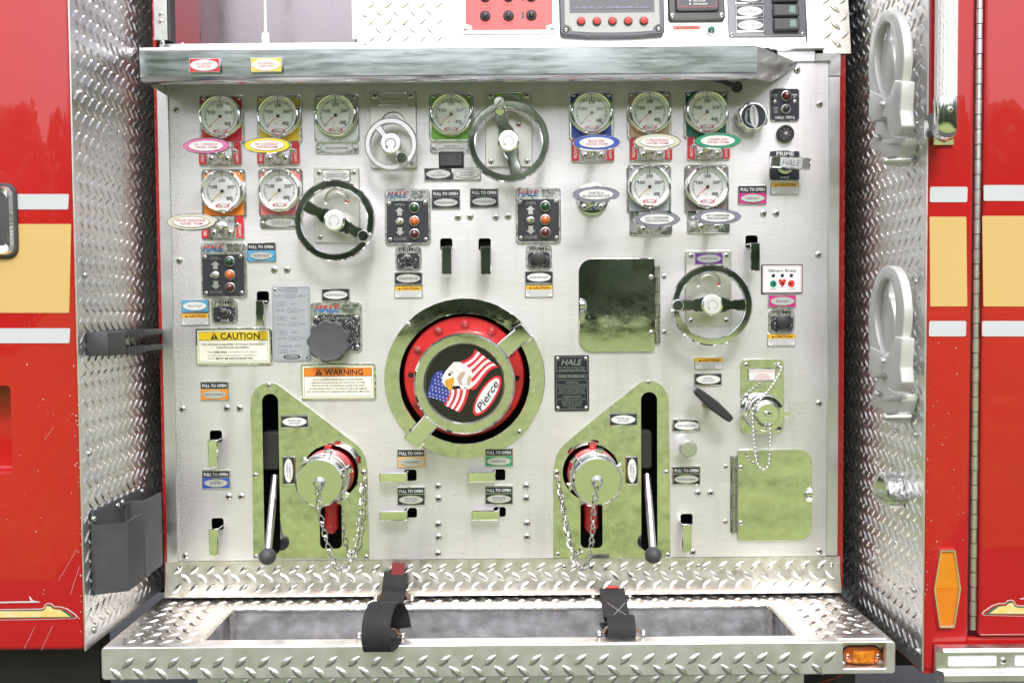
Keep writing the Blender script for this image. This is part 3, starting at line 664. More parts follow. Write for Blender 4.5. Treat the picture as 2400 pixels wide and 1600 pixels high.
for a, b in ((856, 38), (857, 105), (1965, 107)): x, z = lu(a, b); screw(upp, x, z, 0, 5.5, 'hex')
for a, b in ((949, 59),): x, z = lu(a, b); m = MB(); m.flat(ell(2.2, 2.2, x, z, 10), .4); obj('drill_hole', m, DARK, upp)
m = MB(); ubox(m, 1800, 1928, 111, 121, 2, 14, 2); obj('hinge_rod', m, SATIN, upp)
m = MB(); ubox(m, 330, 1905, 109.5, 122, -6, 9, 1); obj('bottom_rail', m, TRIM, upp)
# crosslay compartment
comp = thing('hose_compartment', 'open compartment with scuffed grey back and red left side above the ledge', 'compartment', loc=(P(615, 60).x, .02, P(615, 108).z))
cz0 = P(615, 114, .05).z; cx0 = P(398, 60, 0).x; cx1 = P(838, 60, 0).x
wobj('back', rbox(MB(), cx0 - .05, cx1 + .05, .148, .152, cz0 - .03, ZT), COMP, comp)
wobj('red_side', MB().add([(cx0 + .002, .01, cz0 - .02), (cx0 + .003, .147, cz0 - .02), (cx0 + .003, .147, ZT), (cx0 + .002, .01, ZT)], [(0, 1, 2, 3)]), RED, comp)
wobj('floor', rbox(MB(), cx0 - .02, cx1 + .02, 0.004, .147, cz0 - .012, cz0 - .004), TRIM, comp)
wobj('right_jamb', rbox(MB(), P(826, 60, 0).x, P(839, 60, 0).x, -.002, .147, cz0, ZT), TRIM, comp)
wobj('seal', rbox(MB(), P(396, 60, 0).x, P(401.5, 60, 0).x, -.004, .02, cz0, ZT), RUBBER, comp)
wobj('left_jamb', rbox(MB(), P(364, 60, 0).x, P(395, 60, 0).x, -.006, .02, cz0, ZT), M('jamb_metal', (.8, .79, .77), 1, .3, vary=.2, vscale=70), comp)
for a, b in ((377, 34), (377, 51), (381, 101)):
    p = P(a, b, -.006); o = shared(('screw', 6.0, 'hex'), screw_mb(6.0, 'hex'), 'bolt', [SCREW, DARK], None); world_child(o, comp); o.location = (p.x, -.006, p.z)
p = P(428, 108, .02); m = MB(); m.ball((p.x, .02, p.z), .004, 10, 8, 1.6); wobj('stud', m, SATIN, comp)
cs = thing('divider_bar', 'white vertical bar with a pear shaped end in the compartment', 'bar', loc=P(626, 110, .06))
WHT = M('white_enamel', (.85, .85, .85), 0, .35)
m = MB(); m.tube([(-3, 0, 0), (-3, 30, 0), (-3, 36, 0), (-2, 300, 0)], [9.5, 9.8, 3.5, 3.2], 12); obj('shaft', m, WHT, cs)
m = MB(); m.lathe([(0.01, 8)] and [(8, 4), (8, 9), (3, 11)], -3, 18, 12); obj('boss', m, WHT, cs)

# =================================================================== THINGS ON THE PANEL
def lettering(parent, lines, mat, name='lettering', loc=None):
    m = MB()
    for L in lines: m.text(*L[:6], **(L[6] if len(L) > 6 else {}))
    return obj(name, m, mat, parent, loc, smooth=0)
# ---- ledge above the gauges
led = thing('ledge', 'scratched polished steel ledge jutting out above the gauges', 'ledge', 1050, 155, y=-.108)
def ll(px, py, y=-.108): p = P(px, py, y) - led.location; return (p.x / S, p.z / S)
x0 = ll(327, 125)[0]; x1 = ll(1774, 104)[0]; zt_ = (ll(327, 125)[1] + ll(1774, 104)[1]) / 2; zb_ = (ll(329, 186)[1] + ll(1774, 168)[1]) / 2
LT = math.tan(R(-5))
xe = (P(1869, 122, -.004).x - led.location.x) / S; BK = 141
# section of the lip: (z, d); the face leans slightly down, with a rolled lower edge
sec = [(zt_ + 2, -6), (zt_ + 2, -1.2), (zt_ - .5, 1.0), (zb_ + 2, -1.0), (zb_ - 1.5, -4.6), (zb_ - 5, -9), (zb_ - 8, -16), (zb_ - 9, -24), (zb_ - 6, -24), (zb_ - 4, -16), (zb_ + 2, -8), (zt_ - 4, -4)]
m = MB(); n = len(sec)
m.add([(x, z, d) for x in (x0, x1) for z, d in sec], [(i, (i + 1) % n, n + (i + 1) % n, n + i) for i in range(n)] + [tuple(range(n)), tuple(range(n, 2 * n))])
obj('lip', m, M('scratched_ledge_steel', (.80, .84, .87), 1, .15, rvar=.06, vscale=120, vary=.18, bump=.06, bscale=260, stretch=(.12, 1, 1), bdist=.0003), led)
m = MB(); m.add([(x0, zt_ + 2, -1), (x1, zt_ + 2, -1), (xe, zt_ + 2, -BK), (x0, zt_ + 2, -BK), (x0, zt_ - 2, -3), (x1, zt_ - 2, -3), (xe, zt_ - 2, -BK), (x0, zt_ - 2, -BK)], [(0, 1, 2, 3), (4, 5, 6, 7), (0, 1, 5, 4), (1, 2, 6, 5), (2, 3, 7, 6), (3, 0, 4, 7)]); obj('deck', m, TRIM, led)
m = MB(); m.add([(x1, zt_ + 1.5, -1), (xe, zt_ + 1.5, -BK + 1), (xe, zt_ - 4, -BK + 1), (x1 + 50, zb_ - 6, -62), (x1, zb_ - 8, -14), (x1 - 3, zt_ + 1.5, -3), (xe - 3, zt_ + 1.5, -BK - 1), (xe - 3, zt_ - 4, -BK - 1), (x1 + 47, zb_ - 6, -65), (x1 - 3, zb_ - 8, -16)], [(0, 1, 2, 3, 4), (5, 6, 7, 8, 9)] + [(i, (i + 1) % 5, 5 + (i + 1) % 5, 5 + i) for i in range(5)]); obj('mitred_end', m, CHROMEW, led)
m = MB(); m.box(x0, x0 + 3, zb_ - 4, zt_ + 1, -BK, -6); obj('left_end', m, TRIM, led)

GL = 'small engraved label plates on the panel'
def oval_label(px, py, field, lines, label, w=66, h=30, ovalmat=None, tcol=None, y=0.0, frame=None, vertical=False, name='label_plate', upper=False, loc=None, group=GL, oa=None):
    t = thing(name, label, 'label', px, py, y, group, upper=upper, loc=loc)
    if vertical: w, h = h, w
    m = MB(); m.prism(rrect(w, h, 2.2), 0, 5.5, 2.0); obj('frame', m, frame or CHROMEW, t)
    m = MB(); m.flat(rrect(w - 5, h - 5, 1), 5.9); obj('field', m, field, t)
    a, b = oa or ((w / 2 - 4.0), (h / 2 - 4.0))
    m = MB(); m.prism(ell(a, b), 5.8, 6.6); m.mi = 1; m.flat(ell(a - 1.3, b - 1.3), 6.9); obj('oval', m, [CHROMEW, ovalmat or WHITE], t)
    n = len(lines); L = []
    for i, (s, tw) in enumerate(lines):
        hh = 5.0 if n == 1 else 4.2; zz = (n - 1) * 3.0 - i * 6.0
        if vertical: L.append((s, 4.0, tw, -zz, 0, 7.3, dict(rot=90)))
        else: L.append((s, hh, tw, 0, zz, 7.3))
    lettering(t, L, tcol or BLACK)
    return t
def pull_label(px, py, field, lines, label, field_text=None):
    t = thing('label_plate', label, 'label', px, py, 0, GL)
    m = MB(); m.prism(rrect(67, 45, 2.4), 0, 5, 1.6); obj('frame', m, CHROMEW, t)
    m = MB(); m.flat(rrect(62, 14.5, 1, 0, 12.2), 5.4); obj('header', m, NAVY, t)
    m = MB(); m.flat(rrect(62, 23.5, 1, 0, -8.4), 5.4); obj('field', m, field, t)
    m = MB(); m.prism(ell(28.5, 10, 0, -8.4), 5.3, 6.2); m.mi = 1; m.flat(ell(27.2, 8.7, 0, -8.4), 6.5); obj('oval', m, [CHROMEW, SILVP if field_text is None else field_text], t)
    lettering(t, [('PULL TO OPEN', 7.2, 56, 0, 12.2, 5.8, dict(bold=.022))], WHITE, 'heading')
    n = len(lines)
    lettering(t, [(s, 5 if n == 1 else 4, tw, 0, -8.4 + (n - 1) * 2.7 - i * 5.4, 6.9) for i, (s, tw) in enumerate(lines)], BLACK)
    return t
def caution_label(px, py, lines, label, w=66, h=29.5, head=AMBP, word='CAUTION', y=0.0, upper=False):
    t = thing('caution_label', label, 'label', px, py, y, 'small caution labels', upper=upper)
    m = MB(); m.prism(rrect(w, h, 1.6), 0, 4, 1.2); obj('frame', m, CHROMEW, t)
    m = MB(); m.flat(rrect(w - 4, h - 4, .6), 4.4); obj('field', m, WHITE, t)
    m = MB(); m.flat(rrect(w - 4, 9.5, .4, 0, h / 2 - 6.9), 4.8); obj('header', m, head, t)
    m2 = MB(); m2.text(word, 6.6, w * .60, w * .07, h / 2 - 6.9, 5.2, bold=.02); m2.flat([(-w * .36, h / 2 - 10), (-w * .27, h / 2 - 10), (-w * .315, h / 2 - 4)], 5.2); obj('heading', m2, BLACK, t, smooth=0)
    lettering(t, [(s, 2.6, tw, 0, h / 2 - 15.3 - i * 4.6, 5.2) for i, (s, tw) in enumerate(lines)], BLACK)
    return t
CAU = [('OPERATING PRIMING PUMP FOR MORE', 57), ('THAN 1 MINUTE CONTINUOUSLY MAY', 55), ('DAMAGE ELECTRIC MOTOR', 42)]

# ---- gauges
def dial_ticks():
    m = MB()
    for k in range(41):
        a = R(225 - 270 * k / 40); mj = k % 10 == 0; md = k % 5 == 0
        r1, r0_ = 36.8, (29.0 if mj else 31.0 if md else 32.0); wd = .95 if md else .55
        c, s_ = math.cos(a), math.sin(a); m.flat([(r0_ * c - wd * s_, r0_ * s_ + wd * c), (r0_ * c + wd * s_, r0_ * s_ - wd * c), (r1 * c + wd * s_, r1 * s_ - wd * c), (r1 * c - wd * s_, r1 * s_ + wd * c)], 16.0)
    m.flat(ell(1.0, 2.2, 0, 39.3, 8), 16.0)
    return m
def dial_arc():
    a = [(37.4 * math.cos(R(225 - 270 * k / 54)), 37.4 * math.sin(R(225 - 270 * k / 54))) for k in range(55)]; b = [(x * 38.5 / 37.4, z * 38.5 / 37.4) for x, z in a]
    m = MB(); m.band(a, b, 13.0, closed=False); return m
def dial_nums():
    m = MB()
    for s_, x, z in (('100', -19, 10), ('200', 0, 25), ('300', 19.5, 10)): m.text(s_, 8, 15.5, x, z, 16.2, bold=.02)
    m.text('400', 8.2, 15.5, 16.5, -16.3, 16.2, bold=.03); m.text('psi', 4.0, None, 18, -28, 16.2); return m
def logo_ring(a=16.5, b=5.2, z=-34, d=16.2):
    def fn():
        m = MB(); o_ = ell(a, b, 0, z, 32); i_ = ell(a * .72, b * .86, 0, z, 32); m.band(o_, i_, d); return m
    return fn
def gauge(px, py, inlay, label, needle=ORANGEB, name_lines=None):
    t = thing('pressure_gauge', label, 'gauge', px, py, 0, 'round pressure gauges')
    # the bezel stands proud, so the base sits nearer the picture's vanishing point than the rim
    t.location = at_depth(px, py, 18)
    shared('gplate', lambda: MB().prism(rrect(104, 113, 9, 0, -4.5), 0, 5, 2), 'back_plate', CHROMEW, t)
    shared('ginlay', lambda: MB().flat(rrect(93, 101, 5, 0, -4.5), 5.4), 'colour_inlay', inlay, t)
    shared('gbez', lambda: MB().lathe([(48, 5), (50, 6.5), (50.6, 15), (49.6, 20), (47.5, 23), (45.2, 23.6), (43, 22.5), (42.2, 19), (41.6, 15.2)], seg=48), 'bezel', CHROME, t)
    shared('gdial', lambda: MB().flat(ell(41.8, 41.8, n=48), 15.6), 'dial', DIALW, t)
    shared('gtick', dial_ticks, 'tick_marks', BLACK, t); shared('garc', dial_arc, 'red_arc', REDP, t); shared('gnum', dial_nums, 'numerals', BLACK, t)
    shared('glogo', logo_ring(), 'logo_ring', REDP, t); shared('glogot', lambda: MB().text('Pierce', 6.0, 19, 0, -34, 16.5, shear=.35), 'logo_lettering', BLACK, t)
    def nd():
        m = MB(); m.prism(rotp([(-5, -.8), (29, -.5), (31, 0), (29, .5), (-5, .8)], 221 + (px * 7 % 9 - 4) * .8), 17, 17.8); return m
    shared(('gneedle', round(px)), nd, 'needle', needle, t); shared('ghub', lambda: MB().lathe([(3.6, 15.8), (3.6, 18.5), (2, 19.2)], seg=14), 'needle_hub', BLACK, t)
    shared('gpeg', lambda: MB().lathe([(1.3, 15.8), (1.3, 17)], 11, -17, 8).lathe([(1.3, 15.8), (1.3, 17)], -5, -17, 8), 'stop_pins', ORGP, t)
    shared('gglass', lambda: MB().flat(ell(42.3, 42.3, n=40), 20), 'glass', GLASS, t)
    for sx in (-1, 1): screw(t, sx * 40, 44, 5, 5.2, 'cross')
    if name_lines:
        np_ = shared('gname', lambda: MB().prism(rrect(100, 25, 6, 0, -74), 0, 5, 1.6), 'name_plate', CHROMEW, t)
        shared('gnoval', lambda: MB().band(ell(37.5, 10, 0, -73.5), ell(36.3, 8.9, 0, -73.5), 5.6).flat(ell(36, 8.6, 0, -73.5), 5.5), 'name_oval', SILVP, t)
        n = len(name_lines); lettering(t, [(s_, 5 if n == 1 else 4.2, tw, 0, -73.5 + (n - 1) * 2.8 - i * 5.6, 6.0) for i, (s_, tw) in enumerate(name_lines)], BLACK, 'name_lettering')
        for sx in (-1, 1): screw(t, sx * 43, -74.5, 5, 5.2, 'cross')
    return t
GA = [(515, 273, REDP, 'gauge on a red plate, leftmost of the top row', ORANGEB, None),
      (651, 272, YELP, 'gauge on a yellow plate in the top row', ORANGEB, None),
      (786, 270, SILVP, 'gauge on a silver plate reading DELUGE DISCHARGE below it', ORANGEB, [('DELUGE DISCHARGE', 52)]),
      (1057, 268, LIMEP, 'gauge on a lime green plate in the top row', ORANGEB, [('REAR LARGE', 33), ('DIAMETER DISCHARGE', 58)]),
      (1387, 265, BLUP, 'gauge on a blue plate in the top row', ORANGEB, None),
      (1523.5, 263, TANP, 'gauge on a tan plate in the top row', ORANGEB, None),
      (1658, 262, DGRNP, 'gauge on a dark green plate, rightmost of the top row', ORANGEB, None),
      (520, 448, ORGP, 'gauge on an orange plate in the second row', YELN, None),
      (654, 446, PINKP, 'gauge on a pink plate left of a large handwheel', YELN, [('PASSENGER SIDE LARGE', 46), ('DIAMETER DISCHARGE', 43)]),
      (1523, 437.5, GREYP, 'gauge on a grey plate with a yellow needle, second row', YELN, None),
      (1659, 437.5, BROWNP, 'gauge on a brown plate with a red needle, second row', REDN, None)]
for a, b, c, l, nd_, nl in GA: gauge(a, b, c, 'white faced pressure ' + l, nd_, nl)

# ---- pull handles with oval tags below the gauges
def pull_oval(bx, by, reach, ring, lines, label, tcol, foam=True, plate=True, droop=0.0, side=0.0):
    t = thing('push_pull_control', label, 'pull handle', bx, by, 0, 'push-pull controls with oval tags')
    if plate:
        m = MB(); m.prism(rrect(100, 57, 6, 0, 0), 0, 5, 1.6); obj('base_plate', m, CHROMEW, t)
        if foam:
            for sx, word in ((-1, 'WATER'), (1, 'FOAM')):
                m = MB(); m.flat(rrect(16, 50, 3, sx * 40.5, 0), 5.4); obj('red_strip', m, REDP, t)
                lettering(t, [(word, 7, 27, sx * 40.5, -7, 5.8, dict(rot=-90, bold=.015))], WHITE, 'side_lettering')
        m = MB(); m.prism([(-22, -26), (22, -26), (30, -8), (30, 26), (-30, 26), (-30, -8)], 4, 9, 2); obj('guide_block', m, NICK, t)
        for sx in (-1, 1): screw(t, sx * 18.5, -14, 9, 8, 'cross'); screw(t, sx * 35, 5, 5, 5.5, 'cross')
    else:
        m = MB(); m.lathe([(38, 0), (38, 4), (36, 7), (14, 9), (10, 8)], seg=36); obj('flange', m, CHROME, t)
        for sx in (-1, 1): screw(t, sx * 19, -18, 7, 8, 'cross')
    ex, ez = side, -droop
    m = MB(); m.tube([(0, 0, 2), (ex * .5, ez * .5, reach * .5), (ex, ez, reach)], 8.5, 14); obj('rod', m, CHROME, t)
    m = MB(); m.lathe([(13, 8), (13, 13), (9, 15)], 0, 0, 20); obj('collar', m, CHROMEW, t)
    tagp = MB(); tagp.prism(ell(52.5, 18.3, ex, ez, 36), reach - 4, reach + 5, 2); o = obj('oval_tag', tagp, CHROME, t)
    m = MB(); m.flat(ell(50.0, 16.0, ex, ez, 36), reach + 5.4); obj('colour_ring', m, ring, o)
    m = MB(); m.prism(ell(39, 12.2, ex, ez, 32), reach + 5.2, reach + 6); m.mi = 1; m.flat(ell(37.8, 11.1, ex, ez, 32), reach + 6.3); obj('name_field', m, [CHROMEW, WHITE], o)
    n = len(lines); lettering(o, [(s_, 5.0, tw, ex, ez + (n - 1) * 3.3 - i * 6.6, reach + 6.7, dict(bold=.012)) for i, (s_, tw) in enumerate(lines)], tcol)
    return t
CRIM = M('crimson_print', (.50, .06, .12), 0, .4)
pull_oval(517, 360, 95, ROSEP, [('NO. 1 CROSSLAY', 53), ('WATER - FOAM', 48)], 'pull handle with a magenta rimmed oval tag under the red gauge', CRIM)
pull_oval(653, 359, 95, YELP, [('NO. 2 CROSSLAY', 53), ('WATER-FOAM', 46)], 'pull handle with a yellow rimmed oval tag under the yellow gauge', CRIM)
pull_oval(1389, 352, 92, BLUP, [('BLITZ FIRE', 35), ('WATER / FOAM', 48)], 'pull handle with a blue rimmed oval tag under the blue gauge', CRIM)
pull_oval(1525, 350, 92, PALEP, [('2" PRECONNECT', 53), ('WATER / FOAM', 48)], 'pull handle with a cream rimmed oval tag under the tan gauge', CRIM)
pull_oval(1660, 348, 92, GRNP, [('LEADER LINE', 42), ('WATER / FOAM', 48)], 'pull handle with a green rimmed oval tag under the dark green gauge', CRIM)
pull_oval(523, 533, 215, PALEP, [('FRONT DISCHARGE', 60), ('WATER   FOAM', 47)], 'pull handle drawn far out, its tag reading FRONT DISCHARGE', CRIM, droop=8, side=3)
pull_oval(1525, 523, 88, SLATEP, [('NO.1 PASSENGER', 53), ('SIDE DISCHARGE', 52)], 'pull handle with a grey rimmed tag under the grey gauge', BLACK, foam=False)
pull_oval(1660, 518, 92, SLATEP, [('NO. 2 PASSENGER', 52), ('SIDE DISCHARGE', 48)], 'pull handle with a grey rimmed tag under the brown gauge', BLACK, foam=False)
pull_oval(1388, 468, 92, SLATEP, [('TANK FILL &', 33), ('RE-CIRCULATING LINE', 60)], 'pull handle on a round chrome flange, tag reading TANK FILL', BLACK, plate=False)

# ---- handwheel valves
def handwheel(cx, cy, rad, ang, label, plate, lab, labtext, kr, h=52, mat=None, rimw=17, small=False):
    px0, px1, py0, py1 = plate
    t = thing('handwheel_valve', label, 'valve wheel', (px0 + px1) / 2, (py0 + py1) / 2, 0, 'handwheel valves')
    pw, ph = px1 - px0, py1 - py0; mat = mat or CHROME
    # mounting plate with a curved slot
    arc_c = (0, ph / 2 - 74); o_ = []; i_ = []
    for k in range(15): a = R(200 - 220 * k / 14); o_.append((arc_c[0] + 29 * math.cos(a), arc_c[1] + 29 * math.sin(a))); i_.append((arc_c[0] + 18 * math.cos(a), arc_c[1] + 18 * math.sin(a)))
    link('mounting_plate', curve_plate(rrect(pw, ph, 3), [o_ + i_[::-1]], 0, 8, 1.5), PLATE, t)
    m = MB(); m.flat(rrect(70, 50, 3, *arc_c), 1.0); obj('slot_back', m, SATIN, t)
    m = MB(); m.prism(rotp([(17, -2), (28, -2), (28, 2), (17, 2)], -8, *arc_c), 1.2, 2.4); obj('pointer', m, REDP, t)
    np_ = MB(); np_.prism(rrect(66, 29, 2, 0, ph / 2 - 18), 6, 10.5, 1.6); o = obj('name_plate', np_, CHROMEW, t)
    m = MB(); m.flat(rrect(61, 24, 1, 0, ph / 2 - 18), 10.9); obj('field', m, lab, o)
    m = MB(); m.prism(ell(29, 10.3, 0, ph / 2 - 18), 10.8, 11.5); m.mi = 1; m.flat(ell(27.8, 9.2, 0, ph / 2 - 18), 11.8); obj('oval', m, [CHROMEW, SILVP], o)
    n = len(labtext); lettering(o, [(s_, 4.8 if n == 1 else 3.9, tw, 0, ph / 2 - 18 + (n - 1) * 2.6 - i * 5.2, 12.2) for i, (s_, tw) in enumerate(labtext)], BLACK)
    L = []
    for i, ch in enumerate('OPEN'): L.append((ch, 5, 3.6, -pw / 2 + 11, ph / 2 - 42 - i * 6.4, 6.5))
    for i, ch in enumerate('CLOSED'): L.append((ch, 5, 3.6, pw / 2 - 11, ph / 2 - 36 - i * 6.4, 6.5))
    lettering(t, L, BLACK)
    for sx in (-1, 1):
        for sz in (-1, 1): screw(t, sx * (pw / 2 - 11), sz * (ph / 2 - 11), 6, 7.5, 'cross')
    # wheel
    c = at_depth(cx, cy, h) - t.location; wx, wz = c.x / S, c.z / S
    m = MB(); rt, ro = rad - rimw, rad
    m.lathe([(rt, h - 6), (rt, h + 6), (rt + 2, h + 8), (ro - 3, h + 8), (ro, h + 4.8), (ro, h - 4), (ro - 3, h - 8), (rt + 3, h - 8)], wx, wz, 64, closed=True); obj('rim', m, mat, t)
    hw = 15 if not small else 9; rr = rad - rimw * .6
    bar = [(-rr, -hw * .95), (-rad * .45, -hw * .8), (-25 if not small else -20, -hw * 1.15), (0, -hw * 1.3), (25 if not small else 20, -hw * 1.15), (rad * .45, -hw * .8), (rr, -hw * .95)]
    bar = bar + [(x, -z) for x, z in reversed(bar)]
    m = MB(); m.prism(rotp(bar, ang, wx, wz), h - 6, h + 6.5, 2.5); obj('spoke', m, mat, t)
    m = MB(); m.lathe([(17, 6), (17, h - 12), (24, h - 8), (24.5, h + 8), (22.5, h + 11), (20.5, h + 11.5)] if not small else [(15, 6), (15, h - 12), (23, h - 8), (24, h + 8), (22.5, h + 11), (20.5, h + 11.5)], wx, wz, 36); hb = obj('hub', m, mat, t)
    m = MB(); m.flat(ell(20.2, 20.2, wx, wz, 32), h + 12); obj('hub_disc', m, M('hub_disc_metal', (.82, .82, .83), .6, .35), hb)
    m = MB(); o_ = [(wx + 12.5 * math.cos(R(-60 + 280 * k / 20)), wz + 12.5 * math.sin(R(-60 + 280 * k / 20))) for k in range(21)]; i_ = [(wx + (q[0] - wx) * .80, wz + (q[1] - wz) * .80) for q in o_]; m.band(o_, i_, h + 12.4, closed=False)
    e = o_[-1]; m.flat(rotp([(-4, 2), (4, 2), (0, -5)], 25, wx + 11.2 * math.cos(R(222)), wz + 11.2 * math.sin(R(222))), h + 12.4); obj('arrow', m, SLATEP if small else M('faint_arrow', (.52, .52, .54), .3, .4), hb)
    a = R(ang); kx, kz = wx + kr * math.cos(a), wz + kr * math.sin(a)
    m = MB(); m.lathe([(10, h), (11, h + 8), (11.5, h + 18), (13, h + 32), (13.4, h + 40), (12.4, h + 43), (11, h + 44)], kx, kz, 24); kb = obj('knob', m, CHROME, t)
    m = MB(); m.prism(rotp([(-9, -.9), (9, -.9), (9, .9), (-9, .9)], 50, kx, kz), h + 44, h + 44.5); obj('knob_slot', m, BLACK, kb)
    return t
handwheel(917, 339, 60, -53, 'small satin handwheel on the DELUGE DISCHARGE plate', (870, 975, 218, 393), SILVP, [('DELUGE DISCHARGE', 47)], 47, h=50, mat=SATIN, rimw=13, small=True)
handwheel(1192, 333, 92, 104, 'large chrome handwheel with its knob on top, right of the green gauge', (1139.5, 1245, 217, 390), LIMEP, [('REAR LARGE', 26), ('DIAMETER DISCHARGE', 46)], 82, h=56)
handwheel(785, 518, 92, -28, 'large chrome handwheel with its knob at lower right, left of centre', (740, 842, 396, 567), WHITE, [('PASSENGER SIDE LARGE', 44), ('DIAMETER DISCHARGE', 42)], 80, h=56)
handwheel(1667.5, 715, 92.5, 180, 'large chrome handwheel under a purple TANK TO PUMP plate', (1607, 1711, 589, 762), PURP, [('TANK TO PUMP', 38)], 84, h=56)

# ---- labels on the ledge
oval_label(481, 155, REDP, [('NO. 1 CROSSLAY', 33), ('WATER - FOAM', 29)], 'red plate with white oval on the ledge', w=68, h=32, tcol=CRIM, y=-.1092)
oval_label(625.5, 154, YELP, [('NO. 2 CROSSLAY', 33), ('WATER - FOAM', 29)], 'yellow plate with white oval on the ledge', w=69, h=33, tcol=CRIM, y=-.1092)
# ---- PULL TO OPEN plates
pull_label(614, 591, SKYP, [('FRONT INLET', 36)], 'PULL TO OPEN label with a sky blue field reading FRONT INLET')
pull_label(1045, 467, NAVY, [('PASSENGER MAIN INLET', 45)], 'black PULL TO OPEN label reading PASSENGER MAIN INLET')
pull_label(1135, 464.5, NAVY, [('DRIVER MAIN INLET', 46)], 'black PULL TO OPEN label reading DRIVER MAIN INLET')
pull_label(1762.5, 457, MAGP, [('REAR INLET', 29)], 'PULL TO OPEN label with a magenta field reading REAR INLET')
pull_label(504, 915, ORGP, [('FRONT DISCHARGE', 44)], 'PULL TO OPEN label with an orange field reading FRONT DISCHARGE')
pull_label(507.6, 1122, BLUP, [('BLITZ FIRE', 26)], 'PULL TO OPEN label with a blue field reading BLITZ FIRE')
pull_label(964, 1073, PEACHP, [('2" PRECONNECT', 40)], 'PULL TO OPEN label with a tan field reading 2" PRECONNECT')
pull_label(1169.4, 1071, GRNP, [('LEADER LINE', 32)], 'PULL TO OPEN label with a green field reading LEADER LINE')
pull_label(964, 1161, NAVY, [('DRIVER SIDE', 31), ('AUX. INLET', 27)], 'black PULL TO OPEN label reading DRIVER SIDE, below the tan one')
pull_label(1169.4, 1159, NAVY, [('DRIVER SIDE', 31), ('AUX. INLET', 27)], 'black PULL TO OPEN label reading DRIVER SIDE, below the green one')
pull_label(1608, 1113, NAVY, [('MANIFOLD DRAIN', 43)], 'black PULL TO OPEN label reading MANIFOLD DRAIN')
# ---- single labels
oval_label(1028, 409, NAVY, [('CORD', 14), ('REEL REWIND', 33)], 'black label with oval reading CORD REEL REWIND', ovalmat=SILVP)
oval_label(1094.5, 408.5, SILVP, [('120 VAC, 30AMP', 32), ('1Ø, 60HZ, 200FT', 33)], 'silver label reading 120 VAC beside the cord reel label', ovalmat=SILVP)
oval_label(459, 717, SKYP, [('FRONT INLET', 33)], 'sky blue label with oval reading FRONT INLET')
oval_label(787.5, 691, NAVY, [('DRIVER MAIN INLET', 46)], 'black oval label above the manual override plate')
oval_label(957.6, 652.5, NAVY, [('PASSENGER MAIN INLET', 45)], 'black oval label reading PASSENGER MAIN INLET under a prime button', ovalmat=SILVP)
oval_label(1263, 650, NAVY, [('DRIVER MAIN INLET', 44)], 'black oval label reading DRIVER MAIN INLET under a prime button')
oval_label(1832, 705.6, MAGP, [('REAR INLET', 29)], 'magenta label with oval reading REAR INLET', ovalmat=SILVP)
oval_label(692, 987, NAVY, [('DRIVER SIDE', 31), ('AUX. INLET', 27)], 'black DRIVER SIDE AUX. INLET oval label on the left mirror plate', y=-.003)
oval_label(678, 1101, NAVY, [('← OPEN', 30), ('CLOSED →', 36)], 'upright black oval label left of the left capped inlet', vertical=True, y=-.003)
oval_label(1460, 982, NAVY, [('DRIVER SIDE', 31), ('AUX. INLET', 27)], 'black DRIVER SIDE AUX. INLET oval label on the right mirror plate', y=-.003)
oval_label(1480.6, 1101, NAVY, [('← OPEN', 30), ('CLOSED →', 36)], 'upright black oval label right of the right capped inlet', vertical=True, y=-.003)
oval_label(1608, 996, M('half_worn_label', (.03, .03, .04), .2, .3, thr=.52, col2=(.5, .5, .5), vscale=60), [('FLUSH VALVE DRAIN', 45)], 'worn label with oval reading FLUSH VALVE DRAIN')
oval_label(1658.7, 888.5, NAVY, [('MANUAL', 21), ('PUMP SHIFT', 30)], 'black oval label reading MANUAL PUMP SHIFT')
caution_label(459, 748, CAU, 'small yellow headed caution label under the sky blue FRONT INLET label')
caution_label(957.6, 683.7, CAU, 'small yellow headed caution label under PASSENGER MAIN INLET')
caution_label(1263.5, 682, CAU, 'small yellow headed caution label under DRIVER MAIN INLET')
caution_label(1838, 442, CAU, 'small yellow headed caution label under the prime T-handle')
caution_label(1830.6, 796, CAU, 'small yellow headed caution label below the rightmost prime button')
caution_label(1660, 851, [('PLACE CAB SHIFT IN NEUTRAL', 55), ('PUSH FOR ROAD', 29), ('PULL FOR PUMP', 29)], 'yellow headed caution label above the MANUAL PUMP SHIFT label')

